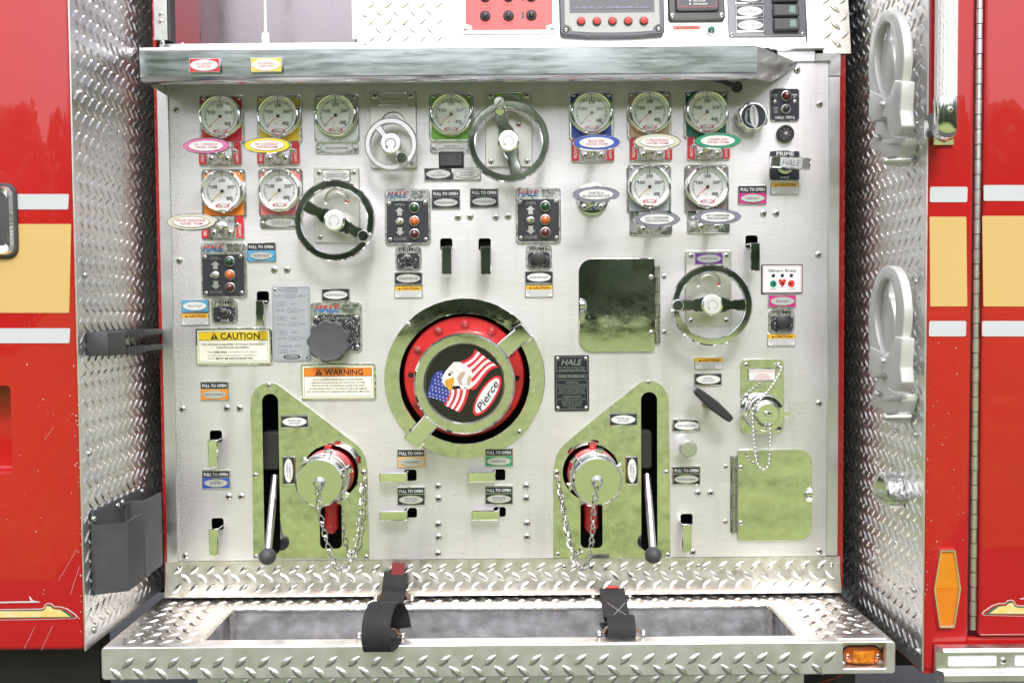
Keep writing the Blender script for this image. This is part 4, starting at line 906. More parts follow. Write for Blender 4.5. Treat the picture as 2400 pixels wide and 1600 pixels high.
# ---- large placards
def placard(x0, x1, y0, y1, head, word, lines, label, wordh, hw, hx):
    t = thing('warning_placard', label, 'placard', (x0 + x1) / 2, (y0 + y1) / 2, 0, 'large safety placards')
    w_, h_ = x1 - x0, y1 - y0
    m = MB(); m.prism(rrect(w_, h_, 6), 0, 6, 2.5); obj('frame', m, CHROME, t)
    m = MB(); m.flat(rrect(w_ - 12, h_ - 11, 2), 6.4); obj('field', m, CREAM, t)
    m = MB(); a = rrect(w_ - 18, h_ - 17, .5); m.band(a, inset(a, .8), 6.8); m.box(-(w_ - 18) / 2, (w_ - 18) / 2, h_ / 2 - 29, h_ / 2 - 28.2, 6.6, 7.0); obj('border', m, BLACK, t)
    m = MB(); m.flat(rrect(w_ - 19.5, 19, .3, 0, h_ / 2 - 18.6), 6.75); obj('header', m, head, t)
    m = MB(); m.text(word, wordh, hw, hx, h_ / 2 - 18.5, 7.3, bold=.022); tx = hx - hw / 2 - 14; m.flat([(tx - 9, h_ / 2 - 26), (tx + 9, h_ / 2 - 26), (tx, h_ / 2 - 10.5)], 7.2); obj('heading', m, BLACK, t, smooth=0)
    m = MB(); m.box(tx - .9, tx + .9, h_ / 2 - 21.5, h_ / 2 - 15, 7.3, 7.6); m.flat(ell(1.1, 1.1, tx, h_ / 2 - 23.6, 8), 7.6); obj('warning_mark', m, head, t)
    lettering(t, [(s_, hh, tw, lx, zz, 7.2, dict(bold=bo)) for s_, hh, tw, lx, zz, bo in lines], BLACK)
    return t
placard(459, 639, 768, 855, YELP, 'CAUTION', [('THIS VEHICLE IS EQUIPPED WITH ELECTRONICALLY', 4.6, 150, 0, 5.5, .005), ('CONTROLLED EQUIPMENT.', 4.6, 79, 0, -2, .005), ('WHEN', 3, 12, -55, -12.5, 0), ('WELDING', 5, 31, -31, -12.5, .015), ('ANYWHERE ON THE VEHICLE', 3, 66, 22, -12.5, 0),
         ('ALL MODULES FOR ELECTRONICALLY CONTROLLED', 3, 116, -3, -20.5, 0), ('DEVICES', 3, 17, -52, -27.5, 0), ('MUST BE DISCONNECTED.', 5, 88, 3, -27.5, .015)], 'yellow headed CAUTION placard about welding on the left', 15, 92, 16)
placard(705, 882, 852, 937, ORGP, 'WARNING', [('DEATH OR SERIOUS INJURY MIGHT OCCUR IF PROPER', 4, 117, 0, 6, .004), ('OPERATING PROCEDURES ARE NOT FOLLOWED, THE PUMP', 4, 127, 0, -1, .004), ('OPERATOR AS WELL AS INDIVIDUALS CONNECTING SUPPLY', 4, 128, 0, -8, .004), ('OR DISCHARGE HOSES TO THE APPARATUS MUST BE FAMILIAR', 4, 137, 0, -15, .004), ('WITH WATER HYDRAULICS HAZARDS AND COMPONENT LIMITATIONS', 4, 150, 0, -22, .004)], 'orange headed WARNING placard below the black knob', 14, 90, 14)
# ---- grey data plate
t = thing('data_plate', 'grey pump rating data plate with boxed figures', 'data plate', 683.5, 758.5)
m = MB(); m.prism(rrect(89, 177, 5), 0, 3, 1); obj('plate', m, ALUPL, t)
m = MB(); a = rrect(82, 170, 4); m.band(a, inset(a, .6), 3.4)
boxes = [(2, 79, 27, 9.5), (-.5, 65, 23.5, 9.5), (-23, 46.5, 23.5, 9.5), (3.5, 31.5, 23.5, 9.5), (-22, 12.5, 23.5, 9.5), (4, -1, 23.5, 9.5), (-22, -20.5, 23.5, 9.5), (4.5, -34, 23.5, 9.5), (-21, -64, 23.5, 9.5)]
for x, z, w_, h_ in boxes: a = rrect(w_, h_, .3, x, z); m.band(a, inset(a, .7), 3.4)
obj('border', m, SLATEP, t)
lettering(t, [('JOB #', 5, 17, -21, 79, 3.4), ('19355-02', 5.4, 26, 2, 79, 3.4), ('PUMP IN', 4.6, 24, -27, 65, 3.4), ('DRIVE', 5, 18, -.5, 65, 3.4), ('DIRECT', 4.6, 20, 25, 65, 3.4), ('1510', 4.8, 13, -23, 46.5, 3.4), ('GPM', 4.8, 14, 5, 46.5, 3.4), ('150 PSI', 4.8, 20, -25, 31.5, 3.4), ('1325', 4.8, 13, 3.5, 31.5, 3.4), ('RPM', 4.8, 13, 25, 31.5, 3.4),
              ('1051', 4.8, 13, -22, 12.5, 3.4), ('GPM', 4.8, 14, 6, 12.5, 3.4), ('200 PSI', 4.8, 20, -23.5, -1, 3.4), ('1485', 4.8, 13, 4, -1, 3.4), ('RPM', 4.8, 13, 26, -1, 3.4), ('750', 4.8, 10, -22, -20.5, 3.4), ('GPM', 4.8, 14, 6.5, -20.5, 3.4), ('250 PSI', 4.8, 20, -23, -34, 3.4), ('1645', 4.8, 13, 4.5, -34, 3.4), ('RPM', 4.8, 13, 26, -34, 3.4), ('GOVERNED SPEED', 4.8, 54, -4.5, -52, 3.4), ('2120', 4.8, 14, -21, -64, 3.4), ('RPM', 4.8, 13, 5, -64, 3.4)], SLATEP)
m = MB(); m.band(ell(20, 5.6, 0, -77.5), ell(15, 4.6, 0, -77.5), 3.4); m.text('Pierce', 6.4, 23, 0, -77.5, 3.7, shear=.35); obj('logo', m, NAVY, t, smooth=0)
screw(t, -37, 80, 3, 4.2, 'cross'); m = MB(); m.flat(ell(2.2, 2.2, 35, -80, 10), 3.5); obj('hole', m, DARK, t)
# ---- black cast nameplate
t = thing('pump_nameplate', 'tall black cast nameplate headed HALE with rows of lettering', 'nameplate', 1340, 897.5)
DKM = M('dark_cast_plate', (.025, .028, .042), .3, .34, vary=.3, vscale=120)
m = MB(); m.prism(rrect(81, 131, 4), 0, 4, 1.5); obj('plate', m, DKM, t)
EDGE = M('worn_relief', (.42, .44, .42), .8, .35)
m = MB()
for z0, z1 in ((28, 62), (13.5, 20), (-61, 8)): a = rrect(74, z1 - z0, 2, 0, (z0 + z1) / 2); m.band(a, inset(a, .8), 4.5)
obj('relief_border', m, EDGE, t)
lettering(t, [('HALE', 14, 50, 0, 50, 4.6, dict(shear=.3, bold=.01)), ('Fire Pump Corporation', 4, 60, 0, 37.5, 4.6), ('Conshohocken, PA USA', 4.4, 60, 0, 32, 4.6), ('MODEL NO./SERIAL NO.', 4, 60, 0, 16.7, 4.6, dict(bold=.02)), ('WARNING', 4.5, 30, 0, 2, 4.6)] +
          [(s_, 3.4, tw, 0, -3.5 - 4.9 * i, 4.6) for i, (s_, tw) in enumerate([('FAILURE TO FOLLOW THE OPERATING', 68), ('AND MAINTENANCE REQUIREMENTS SET', 68), ('FORTH IN THE PUMP MANUAL MAY', 62), ('RESULT IN SERIOUS PERSONAL', 58), ('INJURY AND/OR EQUIPMENT DAMAGE', 66)])] +
          [('LUBRICATION', 5, 42, 0, -31, 4.6)] + [(s_, 3.4, tw, 0, -37 - 5 * i, 4.6) for i, (s_, tw) in enumerate([('GEAR CASE FRONT MOUNT SAE 30W', 66), ('NON-DETERGENT OR 10W30', 50), ('GEAR CASE (ALL OTHERS)', 46), ('SAE EP-90 OR 80W-90', 42), ('(API GL-5)', 20)])], EDGE)
for sx in (-1, 1):
    for sz in (-1, 1): screw(t, sx * 33, sz * 58, 4, 4.5, 'hex')

# ---- master intake valve controls
def indicator(parent, x, z, d, lens, r=10.5):
    shared(('ibez', r), lambda: MB().lathe([(r + 2.2, 0), (r + 2.2, 2.5), (r + 1, 4.5), (r - .4, 5)], seg=24), 'lamp_bezel', SATIN, parent, (x, z, d))
    o = shared(('ilens', r), lambda: MB().lathe([(r, 2), (r, 6), (r * .93, 9), (r * .72, 12), (r * .4, 13.8), (0.01, 14.4)], seg=24), 'lamp_lens', lens, parent, (x, z, d)); return o
ARW = [(-11, 0), (-5.5, 0), (-5.5, -10.5), (5.5, -10.5), (5.5, 0), (11, 0), (0, 9.5)]
def intake_control(x0, x1, y0, y1, label):
    t = thing('intake_valve_control', label, 'control box', (x0 + x1) / 2, (y0 + y1) / 2, 0, 'intake valve control boxes')
    w_, h_ = x1 - x0, y1 - y0
    m = MB(); m.prism(rrect(w_, h_, 9), 0, 7, 2.5); obj('housing', m, NICK, t)
    m = MB(); m.prism(rrect(w_ - 9, 97, 7, 0, -12), 6, 7.8, .6); obj('black_panel', m, M('black_panel_paint', (.032, .033, .043), .1, .45, vary=.25, vscale=40), t)
    a = MB().text('HALE', 14.5, 49, 0, 0, 0, bold=.03, shear=.22); obj('brand_lettering', a, TWOTONE, t, (-23, 51, 7.5), smooth=0)
    lettering(t, [('MASTER', 5, 34, 26, 57.3, 7.5, dict(shear=.2, bold=.01)), ('INTAKE', 5, 28, 24, 51, 7.5, dict(shear=.2, bold=.01)), ('VALVE', 5, 25, 23, 44.8, 7.5, dict(shear=.2, bold=.01))], BLACK)
    m = MB(); m.text('OPEN', 7, 23, -18, 28, 8.2); m.text('CLOSE', 7, 29, -17.5, -50.5, 8.2); obj('raised_lettering', m, EDGE, t, smooth=0)
    m = MB(); m.prism([(-18 + x, 12.5 + z) for x, z in ARW], 7.6, 8.8, .3); obj('open_arrow', m, SATIN, t)
    m = MB(); m.prism([(-18 + x, -35 - z) for x, z in ARW][::-1], 7.6, 8.8, .3); obj('close_arrow', m, SATIN, t)
    m = MB(); m.lathe([(9.5, 7.5), (9.5, 11), (7, 13), (4, 14)], -18, -11, 18); obj('switch_nut', m, CHROME, t)
    m = MB(); m.tube([(-18, -11, 12), (-19.5, -12, 22), (-21, -13, 31)], [2.2, 2.8, 3.6], 10); obj('toggle', m, CHROME, t)
    for z, l in ((20, LGREEN), (-11, LAMBER), (-40.5, LRED)): indicator(t, 16, z, 7.7, l)
    for x, z in ((-42, 30.5), (41, 31.5), (-41, -53), (42, -53)): screw(t, x, z, 7.8, 5, 'cross')
intake_control(903, 1009, 444, 573, 'black intake valve control box left of centre, above a PASSENGER MAIN INLET label')
intake_control(1209, 1314, 440, 570, 'black intake valve control box right of centre, above a DRIVER MAIN INLET label')
intake_control(472.5, 579, 570, 697, 'black intake valve control box at far left, under the orange gauge')
# manual override plate and its big knob
t = thing('manual_override_plate', 'worn MANUAL OVERRIDE plate with red and blue lettering', 'control plate', 789, 766)
m = MB(); m.prism(rrect(119, 117, 9), 0, 6, 2.2); obj('housing', m, NICK, t)
m = MB(); m.prism(rrect(109, 84, 7, 1, -13), 5, 6.8, .5); obj('black_panel', m, WORNBLK, t)
obj('brand_lettering', MB().text('HALE', 17, 60, 0, 0, 0, bold=.03, shear=.22), TWOTONE, t, (-21, 43, 6.5), smooth=0)
lettering(t, [('MASTER', 5.6, 36, 34, 49, 6.5, dict(shear=.2, bold=.02)), ('INTAKE', 5.6, 31, 31, 42, 6.5, dict(shear=.2, bold=.02)), ('VALVE', 5.6, 26, 29, 35.2, 6.5, dict(shear=.2, bold=.02))], BLACK)
m = MB(); m.text('MANUAL OVERRIDE', 7, 72, 2, 21, 7.2, bold=.01); m.text('CLOSE', 6.5, 28, 41, -33, 7.2); obj('raised_lettering', m, EDGE, t, smooth=0)
m = MB(); a = [(x + 36, z - 4) for x, z in rotp([(-8, 14), (8, 14), (8, -4), (16, -4), (0, -19), (-16, -4), (-8, -4)], 45)]; m.band(a, inset(a, -1.5), 7.2); obj('close_arrow', m, EDGE, t)
for x, z in ((-47, 21), (48, 22), (49, -47)): screw(t, x, z, 6.8, 5.5, 'hex')
t = thing('override_knob', 'large scalloped charcoal knob in front of the override plate', 'knob', 0, 0); t.location = at_depth(769, 800, 40)
def scallop(r, dep, n, cx=0, cz=0, seg=72): return [(cx + (r - dep * (0.5 + 0.5 * math.cos(n * 2 * math.pi * k / seg)) ** 2) * math.cos(2 * math.pi * k / seg), cz + (r - dep * (0.5 + 0.5 * math.cos(n * 2 * math.pi * k / seg)) ** 2) * math.sin(2 * math.pi * k / seg)) for k in range(seg)]
m = MB(); rings = [(47, 5.5, 18), (50, 6, 22), (50, 6, 36), (48, 5, 41), (45.5, 3, 43.5)]; vs = []
for r_, dp, dd in rings: vs += [(x, z, dd) for x, z in scallop(r_, dp, 9)]
N = 72; m.add(vs, [(k * N + i, k * N + (i + 1) % N, (k + 1) * N + (i + 1) % N, (k + 1) * N + i) for k in range(len(rings) - 1) for i in range(N)] + [tuple(range(N))])
m.lathe([(43, 43.5), (40, 42.8), (20, 42), (0.01, 41.8)], 0, 0, 48); m.band(ell(43, 43, n=72), scallop(45.5, 3, 9), 43.5); obj('grip', m, GREYKNOB, t)
m = MB(); m.lathe([(16, 0), (16, 20)], 0, 0, 20); obj('stem', m, CHROMEW, t)

# ---- prime buttons
def prime(cx, cy, label, big=False, w_=61, h_=58):
    t = thing('prime_button', label, 'push button', cx, cy, 0, 'prime buttons')
    m = MB(); m.prism(rrect(w_, h_, 11), 0, 5, 2); obj('plate', m, NICK, t)
    m = MB(); m.prism(rrect(52, 37, 9, 0, -7), 4.4, 5.8, .4); obj('black_panel', m, WORNBLK, t)
    lettering(t, [('PRIME', 8.8, 42, 0, 20.5, 5.4, dict(bold=.012))], BLACK, 'heading')
    lettering(t, [('HALE', 5, 20, 1, -21.5, 6.2, dict(shear=.2, bold=.01))], WHITE)
    m = MB(); m.lathe([(11.5, 5), (11.5, 10), (10, 12)], 0, -3.5, 6 if not big else 24); obj('button_nut', m, CHROMEW, t)
    m = MB(); r_ = 15.5 if big else 8
    m.lathe([(r_, 9), (r_, 17), (r_ * .9, 20), (r_ * .6, 21.5), (.01, 22)], 0, -3.5, 24); obj('button', m, BLKPL, t)
prime(957.5, 605, 'prime push button with flaking black face below the left intake control')
prime(1263, 603, 'prime push button with a wide rubber cap below the right intake control', True)
prime(527.5, 729, 'prime push button right of the sky blue FRONT INLET label')
prime(1831, 751.5, 'prime push button with a wide rubber cap below the magenta REAR INLET label', True)
# prime T-handle
t = thing('prime_pull', 'chrome T-handle on a black PRIME plate at upper right', 'handle', 1838, 389)
m = MB(); m.prism(rrect(71, 70, 6), 0, 4, 1.4); obj('plate', m, CHROMEW, t)
m = MB(); m.flat(rrect(67, 66, 5), 4.4); obj('black_panel', m, NAVY, t)
lettering(t, [('PRIME', 9.5, 41, 1, 27.5, 4.8, dict(bold=.012)), ('HALE', 5.5, 20, 0, -27, 4.8, dict(shear=.2, bold=.01))], WHITE)
m = MB(); m.lathe([(18.5, 4), (18.5, 9), (15, 11), (11, 11)], 0, -2, 28); obj('bushing', m, CHROMEW, t)
m = MB(); m.tube([(0, -2, 6), (2, -1, 40)], 7, 12); obj('stem', m, CHROME, t)
m = MB(); m.prism(rotp(rrect(90, 27, 4), -4, 0, -1), 38, 54, 3.5); o = obj('grip', m, CHROME, t)
m = MB(); m.flat(rotp(rrect(51, 22, 2), -4, 0, -1), 54.6); obj('grip_panel', m, SATIN, o)
lettering(o, [('HALE', 13, 42, 0, -1, 55, dict(shear=.25, rot=-4))], SLATEP)
# relief valve warning box
t = thing('relief_valve_box', 'small black box with a red lamp and push button, top right', 'control box', 1838.5, 246.5)
m = MB(); m.prism(rrect(68, 76, 8), 0, 5, 1.8); obj('housing', m, CHROMEW, t)
m = MB(); m.flat(rrect(64, 72, 7), 5.4); obj('black_panel', m, NAVY, t)
indicator(t, 2, 19, 5, LRED)
m = MB(); m.lathe([(12, 5), (12, 8), (10, 9.5)], 1, -11, 8); obj('button_nut', m, SATIN, t)
m = MB(); m.lathe([(8, 9), (8, 15), (5, 17.5), (.01, 18)], 1, -11, 20); obj('button', m, BLKPL, t)
for x in (-23.5, 22.5): screw(t, x, 6, 5.4, 5, 'hex')
lettering(t, [('PUMP', 4, 12, -23, 22, 5.8, dict(bold=.02)), ('NOT', 3.6, 8, -23, 16.5, 5.8), ('TRIPS', 4, 12.5, 22, 22, 5.8, dict(bold=.02)), ('LIT', 3.6, 6, 22, 16.5, 5.8), ('PUSH', 3.6, 11, -22, -7.5, 5.8), ('TO', 3.6, 6, -22, -12.5, 5.8), ('TEST', 3.6, 10, -22, -17.5, 5.8), ('HALE TRV-L', 6.5, 46, 0, -29.5, 5.8, dict(shear=.2, bold=.02))], WHITE)
# buzzer
t = thing('buzzer', 'round black alarm buzzer with radial slots', 'buzzer', 1839, 315)
m = MB(); m.lathe([(20, 0), (20, 9), (18, 12), (15.5, 12), (14.5, 8)], 0, 0, 32); obj('body', m, BLKPL, t)
m = MB()
for k in range(8): m.prism(rotp([(4, -1.5), (14, -3.4), (14, 3.4), (4, 1.5)], k * 45 + 20), 8, 10.5)
obj('grille', m, RUBBER, t); m = MB(); m.lathe([(4.5, 8), (4, 12), (.01, 12.6)], 0, 0, 14); obj('centre', m, GREYP, t)
# engine cooler knob
t = thing('engine_cooler_knob', 'scalloped chrome knob with a black face reading ENGINE COOLER', 'knob', 0, 0); t.location = at_depth(1765, 274, 35)
m = MB(); rings = [(33, 4.5, 16), (36, 5, 20), (36, 5, 34), (34, 4, 38), (32, 1.5, 39)]; vs = []
for r_, dp, dd in rings: vs += [(x, z, dd) for x, z in scallop(r_, dp, 8)]
m.add(vs, [(k * N + i, k * N + (i + 1) % N, (k + 1) * N + (i + 1) % N, (k + 1) * N + i) for k in range(len(rings) - 1) for i in range(N)] + [tuple(range(N)), tuple(range((len(rings) - 1) * N, len(rings) * N))]); obj('grip', m, CHROME, t)
m = MB(); m.lathe([(13, 0), (13, 18)], 0, 0, 20); obj('stem', m, CHROMEW, t)
m = MB(); m.flat(ell(28, 28, n=36), 39.5); obj('face', m, NAVY, t); m = MB(); m.band(ell(29.2, 29.2, n=36), ell(27.8, 27.8, n=36), 39.7); obj('face_ring', m, SATIN, t)
m = MB(); m.flat(ell(9.5, 26.5, 1, 0, 30, 6), 39.9); obj('name_oval', m, SILVP, t)
lettering(t, [('ENGINE COOLER', 5.4, 42, 1, 0, 40.3, dict(rot=96))], BLACK)
m = MB(); m.text('OPEN', 6, 17, -17, 0, 40, rot=86, bold=.03)
for k in range(6): m.flat(ell(1.3, 1.3, 20 * math.cos(R(150 - k * 10)), 20 * math.sin(R(150 - k * 10)), 8), 40); m.flat(ell(1.3, 1.3, 20 * math.cos(R(210 + k * 9)), 20 * math.sin(R(210 + k * 9)), 8), 40)
obj('open_mark', m, WHITE, t, smooth=0)
# cable grommet and cable under the ledge
t = thing('cable', 'black cable running from under the ledge into the panel', 'cable', 1727, 205)
cq = [(lambda p_: ((p_.x - t.location.x) / S, (p_.z - t.location.z) / S, -p_.y / S))(P(a, b, y_)) for a, b, y_ in ((1714, 199, -.018), (1695, 191, -.032), (1668, 184, -.045), (1630, 178, -.06), (1560, 172, -.07))]
m = MB(); m.tube([(0, 0, -8), (0, 0, 8)] + cq, 6, 12); obj('sheath', m, BLKPL, t)
m = MB(); m.lathe([(13, 0), (13, 3), (10, 5), (6.5, 5)], 0, 0, 20); obj('grommet', m, BLKPL, t)
# electric valve keypad
t = thing('valve_keypad', 'white valve keypad with a red heart and round buttons', 'keypad', 1832, 654)
m = MB(); m.prism(rrect(96, 68, 2), 0, 4, 1); obj('frame', m, NAVY, t)
m = MB(); m.flat(rrect(91, 63, 2), 4.4); obj('face', m, M('keypad_white', (.82, .82, .83), 0, .3), t)
m = MB(); a = rrect(87, 59, 3); m.band(a, inset(a, .7), 4.8); obj('red_line', m, REDP, t)
lettering(t, [('Elkhart Brass', 7, 64, 0, 20, 4.8, dict(bold=.012)), ('OPEN', 4, 14, -21, -23, 4.8), ('CLOSE', 4, 17, 21, -23, 4.8)], NAVY)
m = MB()
for x in (-21, 0, 21): m.lathe([(4, 4.4), (4, 6), (2, 7)], x, 8.5, 14)
obj('led', m, NAVY, t)
m = MB(); m.flat(ell(8.2, 8.2, -21, -11), 4.9); obj('open_button', m, GRNP, t); m = MB(); m.flat(ell(8.2, 8.2, 21, -11), 4.9); obj('close_button', m, M('keypad_red', (.75, .05, .03), 0, .35), t)
m = MB(); m.flat([(-25, -11), (-17, -6.5), (-17, -15.5)], 5.3); m.flat([(25, -11), (17, -6.5), (17, -15.5)], 5.3); m.flat([(-4, -4), (5, -9), (3, -16), (0, -12), (-5, -11), (0, -8.5)], 5.4); obj('button_marks', m, NAVY, t)
m = MB(); hrt = [(0, -20), (-6, -12), (-9, -6), (-8, -1.5), (-4.5, .5), (-1.5, -1), (0, -3.5), (1.5, -1), (4.5, .5), (8, -1.5), (9, -6), (6, -12)]; m.flat(hrt, 5.0); obj('heart', m, MATS['keypad_red'], t)
# cord reel rocker
t = thing('rocker_switch', 'black rocker switch above the CORD REEL REWIND label', 'switch', 1058, 375.5)
m = MB(); m.prism(rrect(58, 37, 3), 0, 7, 1.5); obj('frame', m, BLKPL, t)
m = MB(); m.prism(rrect(52, 29, 2, 0, -1), 6, 13, 2); obj('rocker', m, RUBBER, t)
m = MB()
for x in (-18, -14, -10, 8, 12, 16): m.box(x, x + 1.2, -8, 6, 12.8, 13.6)
obj('grip_ribs', m, BLKPL, t)

# ---- pull hooks in their slots
def hook(slot, plate, label, horiz=False, h=44):
    sx, sy = slot; x0, x1, y0, y1 = plate
    t = thing('pull_hook', label, 'pull hook', sx, sy, 0, 'chrome pull hooks'); c = at_depth((x0 + x1) / 2, (y0 + y1) / 2, h) - t.location; cx, cz = c.x / S, c.z / S
    f = (D - h * S) / D; w_, h_ = (x1 - x0) * f, (y1 - y0) * f; th = 3.5
    m = MB(); m.prism(rrect(w_, h_, 3.2, cx, cz, n=2), h - th, h, 1.8); obj('pull_plate', m, CHROME, t)
    m = MB(); lip = MB()
    if horiz: m.box(cx + w_ / 2 - th, cx + w_ / 2 - .05, cz - h_ / 2 + .6, cz + h_ / 2 - .6, -60, h - th - .02, .0); lip.box(cx - w_ / 2 + .05, cx - w_ / 2 + th, cz - h_ / 2 + .6, cz + h_ / 2 - .6, h - 14, h - th - .02)
    else: m.box(cx - w_ / 2 + .6, cx + w_ / 2 - .6, cz + h_ / 2 - th, cz + h_ / 2 - .05, -60, h - th - .02); lip.box(cx - w_ / 2 + .6, cx + w_ / 2 - .6, cz - h_ / 2 + .05, cz - h_ / 2 + th, h - 14, h - th - .02)
    obj('arm', m, CHROME, t); obj('return_lip', lip, CHROME, t)
    m = MB(); m.box(-13, 13, -12, 12, -70, -62); obj('valve_linkage', m, UNDER, t)
hook((1046, 573), (1035, 1059, 577, 643), 'vertical chrome pull hook under the PASSENGER MAIN INLET pull label')
hook((1136, 573), (1126, 1151, 577, 643), 'vertical chrome pull hook under the DRIVER MAIN INLET pull label')
hook((616, 697), (599, 618, 704, 765), 'vertical chrome pull hook left of the grey data plate')
hook((506, 1022), (487, 510, 1030, 1095), 'vertical chrome pull hook above the blue BLITZ FIRE label')
hook((510, 1227), (489, 511, 1238, 1303), 'vertical chrome pull hook at the lower left below BLITZ FIRE')
hook((1761.5, 566), (1759, 1782, 569, 635), 'vertical chrome pull hook above the white keypad')
hook((1609, 1217), (1599, 1622, 1227, 1296), 'vertical chrome pull hook at the lower right below MANIFOLD DRAIN')
hook((962, 1113), (889, 955, 1107, 1130), 'horizontal chrome pull hook under the tan PULL TO OPEN label', True, 34)
hook((1170, 1112), (1096, 1162, 1106, 1130), 'horizontal chrome pull hook under the green PULL TO OPEN label', True, 34)
hook((963, 1201), (889, 955, 1197, 1220), 'horizontal chrome pull hook at the bottom left of centre', True, 34)
hook((1171, 1199), (1105, 1171, 1196, 1219), 'horizontal chrome pull hook at the bottom right of centre', True, 34)

# ---- main intake with capped flange
t = thing('main_intake', 'big round intake with polished ring, red flange and chrome cap', 'intake', 1089, 887)
obj('trim_ring', MB().lathe([(153, -4), (153, 3), (154, 4), (187.5, 4), (188.5, 3), (188.5, 0)], seg=96, closed=True), MIRROR, t)
for a_, b_ in ((957, 760), (1217, 1011)): x, z = LP(t, a_, b_); screw(t, x, z, 4, 6.5, 'hex')
m = MB(); m.lathe([(60, -90), (142, -28), (142, -12), (139, -9), (60, -9)], -2, 4, 64); o = obj('red_flange', m, REDC, t)
for k in range(12):
    a = R(88 + 30 * k); bx, bz = -2 + 125 * math.cos(a), 4 + 125 * math.sin(a)
    if k in (3, 9): m = MB(); m.lathe([(13, -9), (13, -7), (7, -7), (7, -9.5)], bx, bz, 20); obj('boss', m, REDC, o); m = MB(); m.flat(ell(6.5, 6.5, bx, bz), -8.6); obj('bolt_hole', m, DARK, o)
    else: m = MB(); m.prism(ell(11, 11, bx, bz, 6, 12 * k), -9, -2, 1.5); m.lathe([(7, -2), (6, 1), (3, 2)], bx, bz, 10); obj('bolt', m, M('chipped_red_bolt', (.45, .012, .02), 0, .4, coat=.4, thr=.56, col2=(.13, .15, .12), vscale=120), o)
cp = at_depth(1088, 899, 118) - t.location; cx, cz = cp.x / S, cp.z / S
m = MB(); m.lathe([(104, -8), (104, 70), (112, 80), (113, 114.5), (108.5, 119), (91.2, 119), (88.7, 116.5), (88, 111)], cx, cz, 72); cap = obj('cap', m, MIRROR, t)
for ang_ in (40, 228):
    c_, s_ = math.cos(R(ang_)), math.sin(R(ang_))
    m = MB(); m.prism(rotp([(96, -20), (160, -19), (163, -24), (184, -21), (184, 21), (163, 24), (160, 19), (96, 20)], ang_, cx, cz), 74, 102, 4); obj('cap_lug', m, CHROME, cap)
DISC = M('black_disc', (.010, .010, .012), 0, .12, coat=.3, vary=.3, vscale=40)
m = MB(); m.lathe([(88.2, 108), (87.5, 111.5), (86, 112)], cx, cz, 64); disc = obj('emblem_disc', m, DISC, t)
q = 1 / 3.92 / 1.075; ez = lambda x, y: (cx + (x - 1897) * q, cz - (y - 383) * q)
def emblem(name, polys, mat, d):
    m = MB()
    for p_ in polys:
        pts = [ez(*v) for v in p_]; vs = [(x, z, d) for x, z in pts]
        m.add(vs, [tuple(range(len(vs)))])
    return obj(name, m, mat, disc, smooth=0)
def bez(pts, t_):
    pts = [Vector(p_) for p_ in pts]
    while len(pts) > 1: pts = [a.lerp(b, t_) for a, b in zip(pts, pts[1:])]
    return pts[0]
A = [(1770, 235), (1830, 150), (1945, 190), (1975, 120), (2000, 62)]; B = [(1960, 440), (2030, 470), (2080, 300), (2130, 235), (2222, 232)]
def stripes(A, B, n, nt=14):
    red = []; white = []
    ca = [bez(A, i / nt) for i in range(nt + 1)]; cb = [bez(B, i / nt) for i in range(nt + 1)]
    for k in range(n):
        f0, f1 = k / n, (k + 1) / n
        for i in range(nt):
            quad = [ca[i].lerp(cb[i], f0), ca[i + 1].lerp(cb[i + 1], f0), ca[i + 1].lerp(cb[i + 1], f1), ca[i].lerp(cb[i], f1)]
            (red if k % 2 == 0 else white).append([tuple(v) for v in quad])
    return red, white
r1, w1 = stripes(A, B, 9); r2, w2 = stripes([(1740, 440), (1770, 470), (1700, 580)], [(1945, 425), (1925, 560), (1850, 655)], 7)
FR = M('flag_red', (.60, .02, .03), 0, .35); emblem('flag_red_stripes', r1 + r2, FR, 112.5); emblem('flag_white_stripes', w1 + w2, WHITE, 112.5)
emblem('flag_canton', [[(1700, 262), (1660, 262), (1620, 285), (1590, 340), (1560, 430), (1550, 500), (1575, 515), (1650, 530), (1715, 570), (1755, 470), (1790, 400), (1700, 330)]], M('flag_blue', (.03, .045, .26), 0, .35), 112.8)
stars = []
for r_ in range(8):
    for c2 in range(6):
        x = 1648 + c2 * 32 + (r_ % 2) * 16 - r_ * 13; y = 285 + r_ * 31 + c2 * 10
        if x < 1555 + max(0, (430 - y)) * .3 or x > 1780 - abs(y - 480) * .2 or y > 510 + (x - 1560) * .36 or (y < 400 and x > 1690): continue
        stars.append([(x + (9 if k % 2 == 0 else 3.8) * math.sin(math.pi * k / 5), y - (9 if k % 2 == 0 else 3.8) * math.cos(math.pi * k / 5)) for k in range(10)])
emblem('flag_stars', stars, WHITE, 113.1)
emblem('eagle_head', [[(1800, 180), (1760, 222), (1720, 268), (1690, 320), (1690, 370), (1715, 405), (1760, 380), (1790, 405), (1850, 402), (1872, 445), (1905, 415), (1930, 438), (1962, 425), (1985, 395), (1960, 350), (1978, 300), (1960, 250), (1900, 200), (1850, 180)]], M('feather_white', (.78, .76, .74), 0, .4, vary=.25, vscale=160), 113.4)
emblem('eagle_plumage', [[(1830, 330), (1860, 280), (1905, 265), (1900, 310), (1870, 350), (1880, 400), (1850, 390)], [(1925, 330), (1960, 300), (1965, 345), (1950, 390), (1920, 400)], [(1742, 290), (1790, 262), (1800, 270), (1760, 312)]], M('feather_tan', (.45, .33, .26), 0, .45), 113.7)
emblem('eagle_beak', [[(1712, 352), (1750, 338), (1797, 320), (1802, 368), (1782, 428), (1758, 452), (1738, 422), (1714, 392)]], M('beak_yellow', (.75, .40, .03), 0, .4, vary=.4, vscale=200), 113.8)
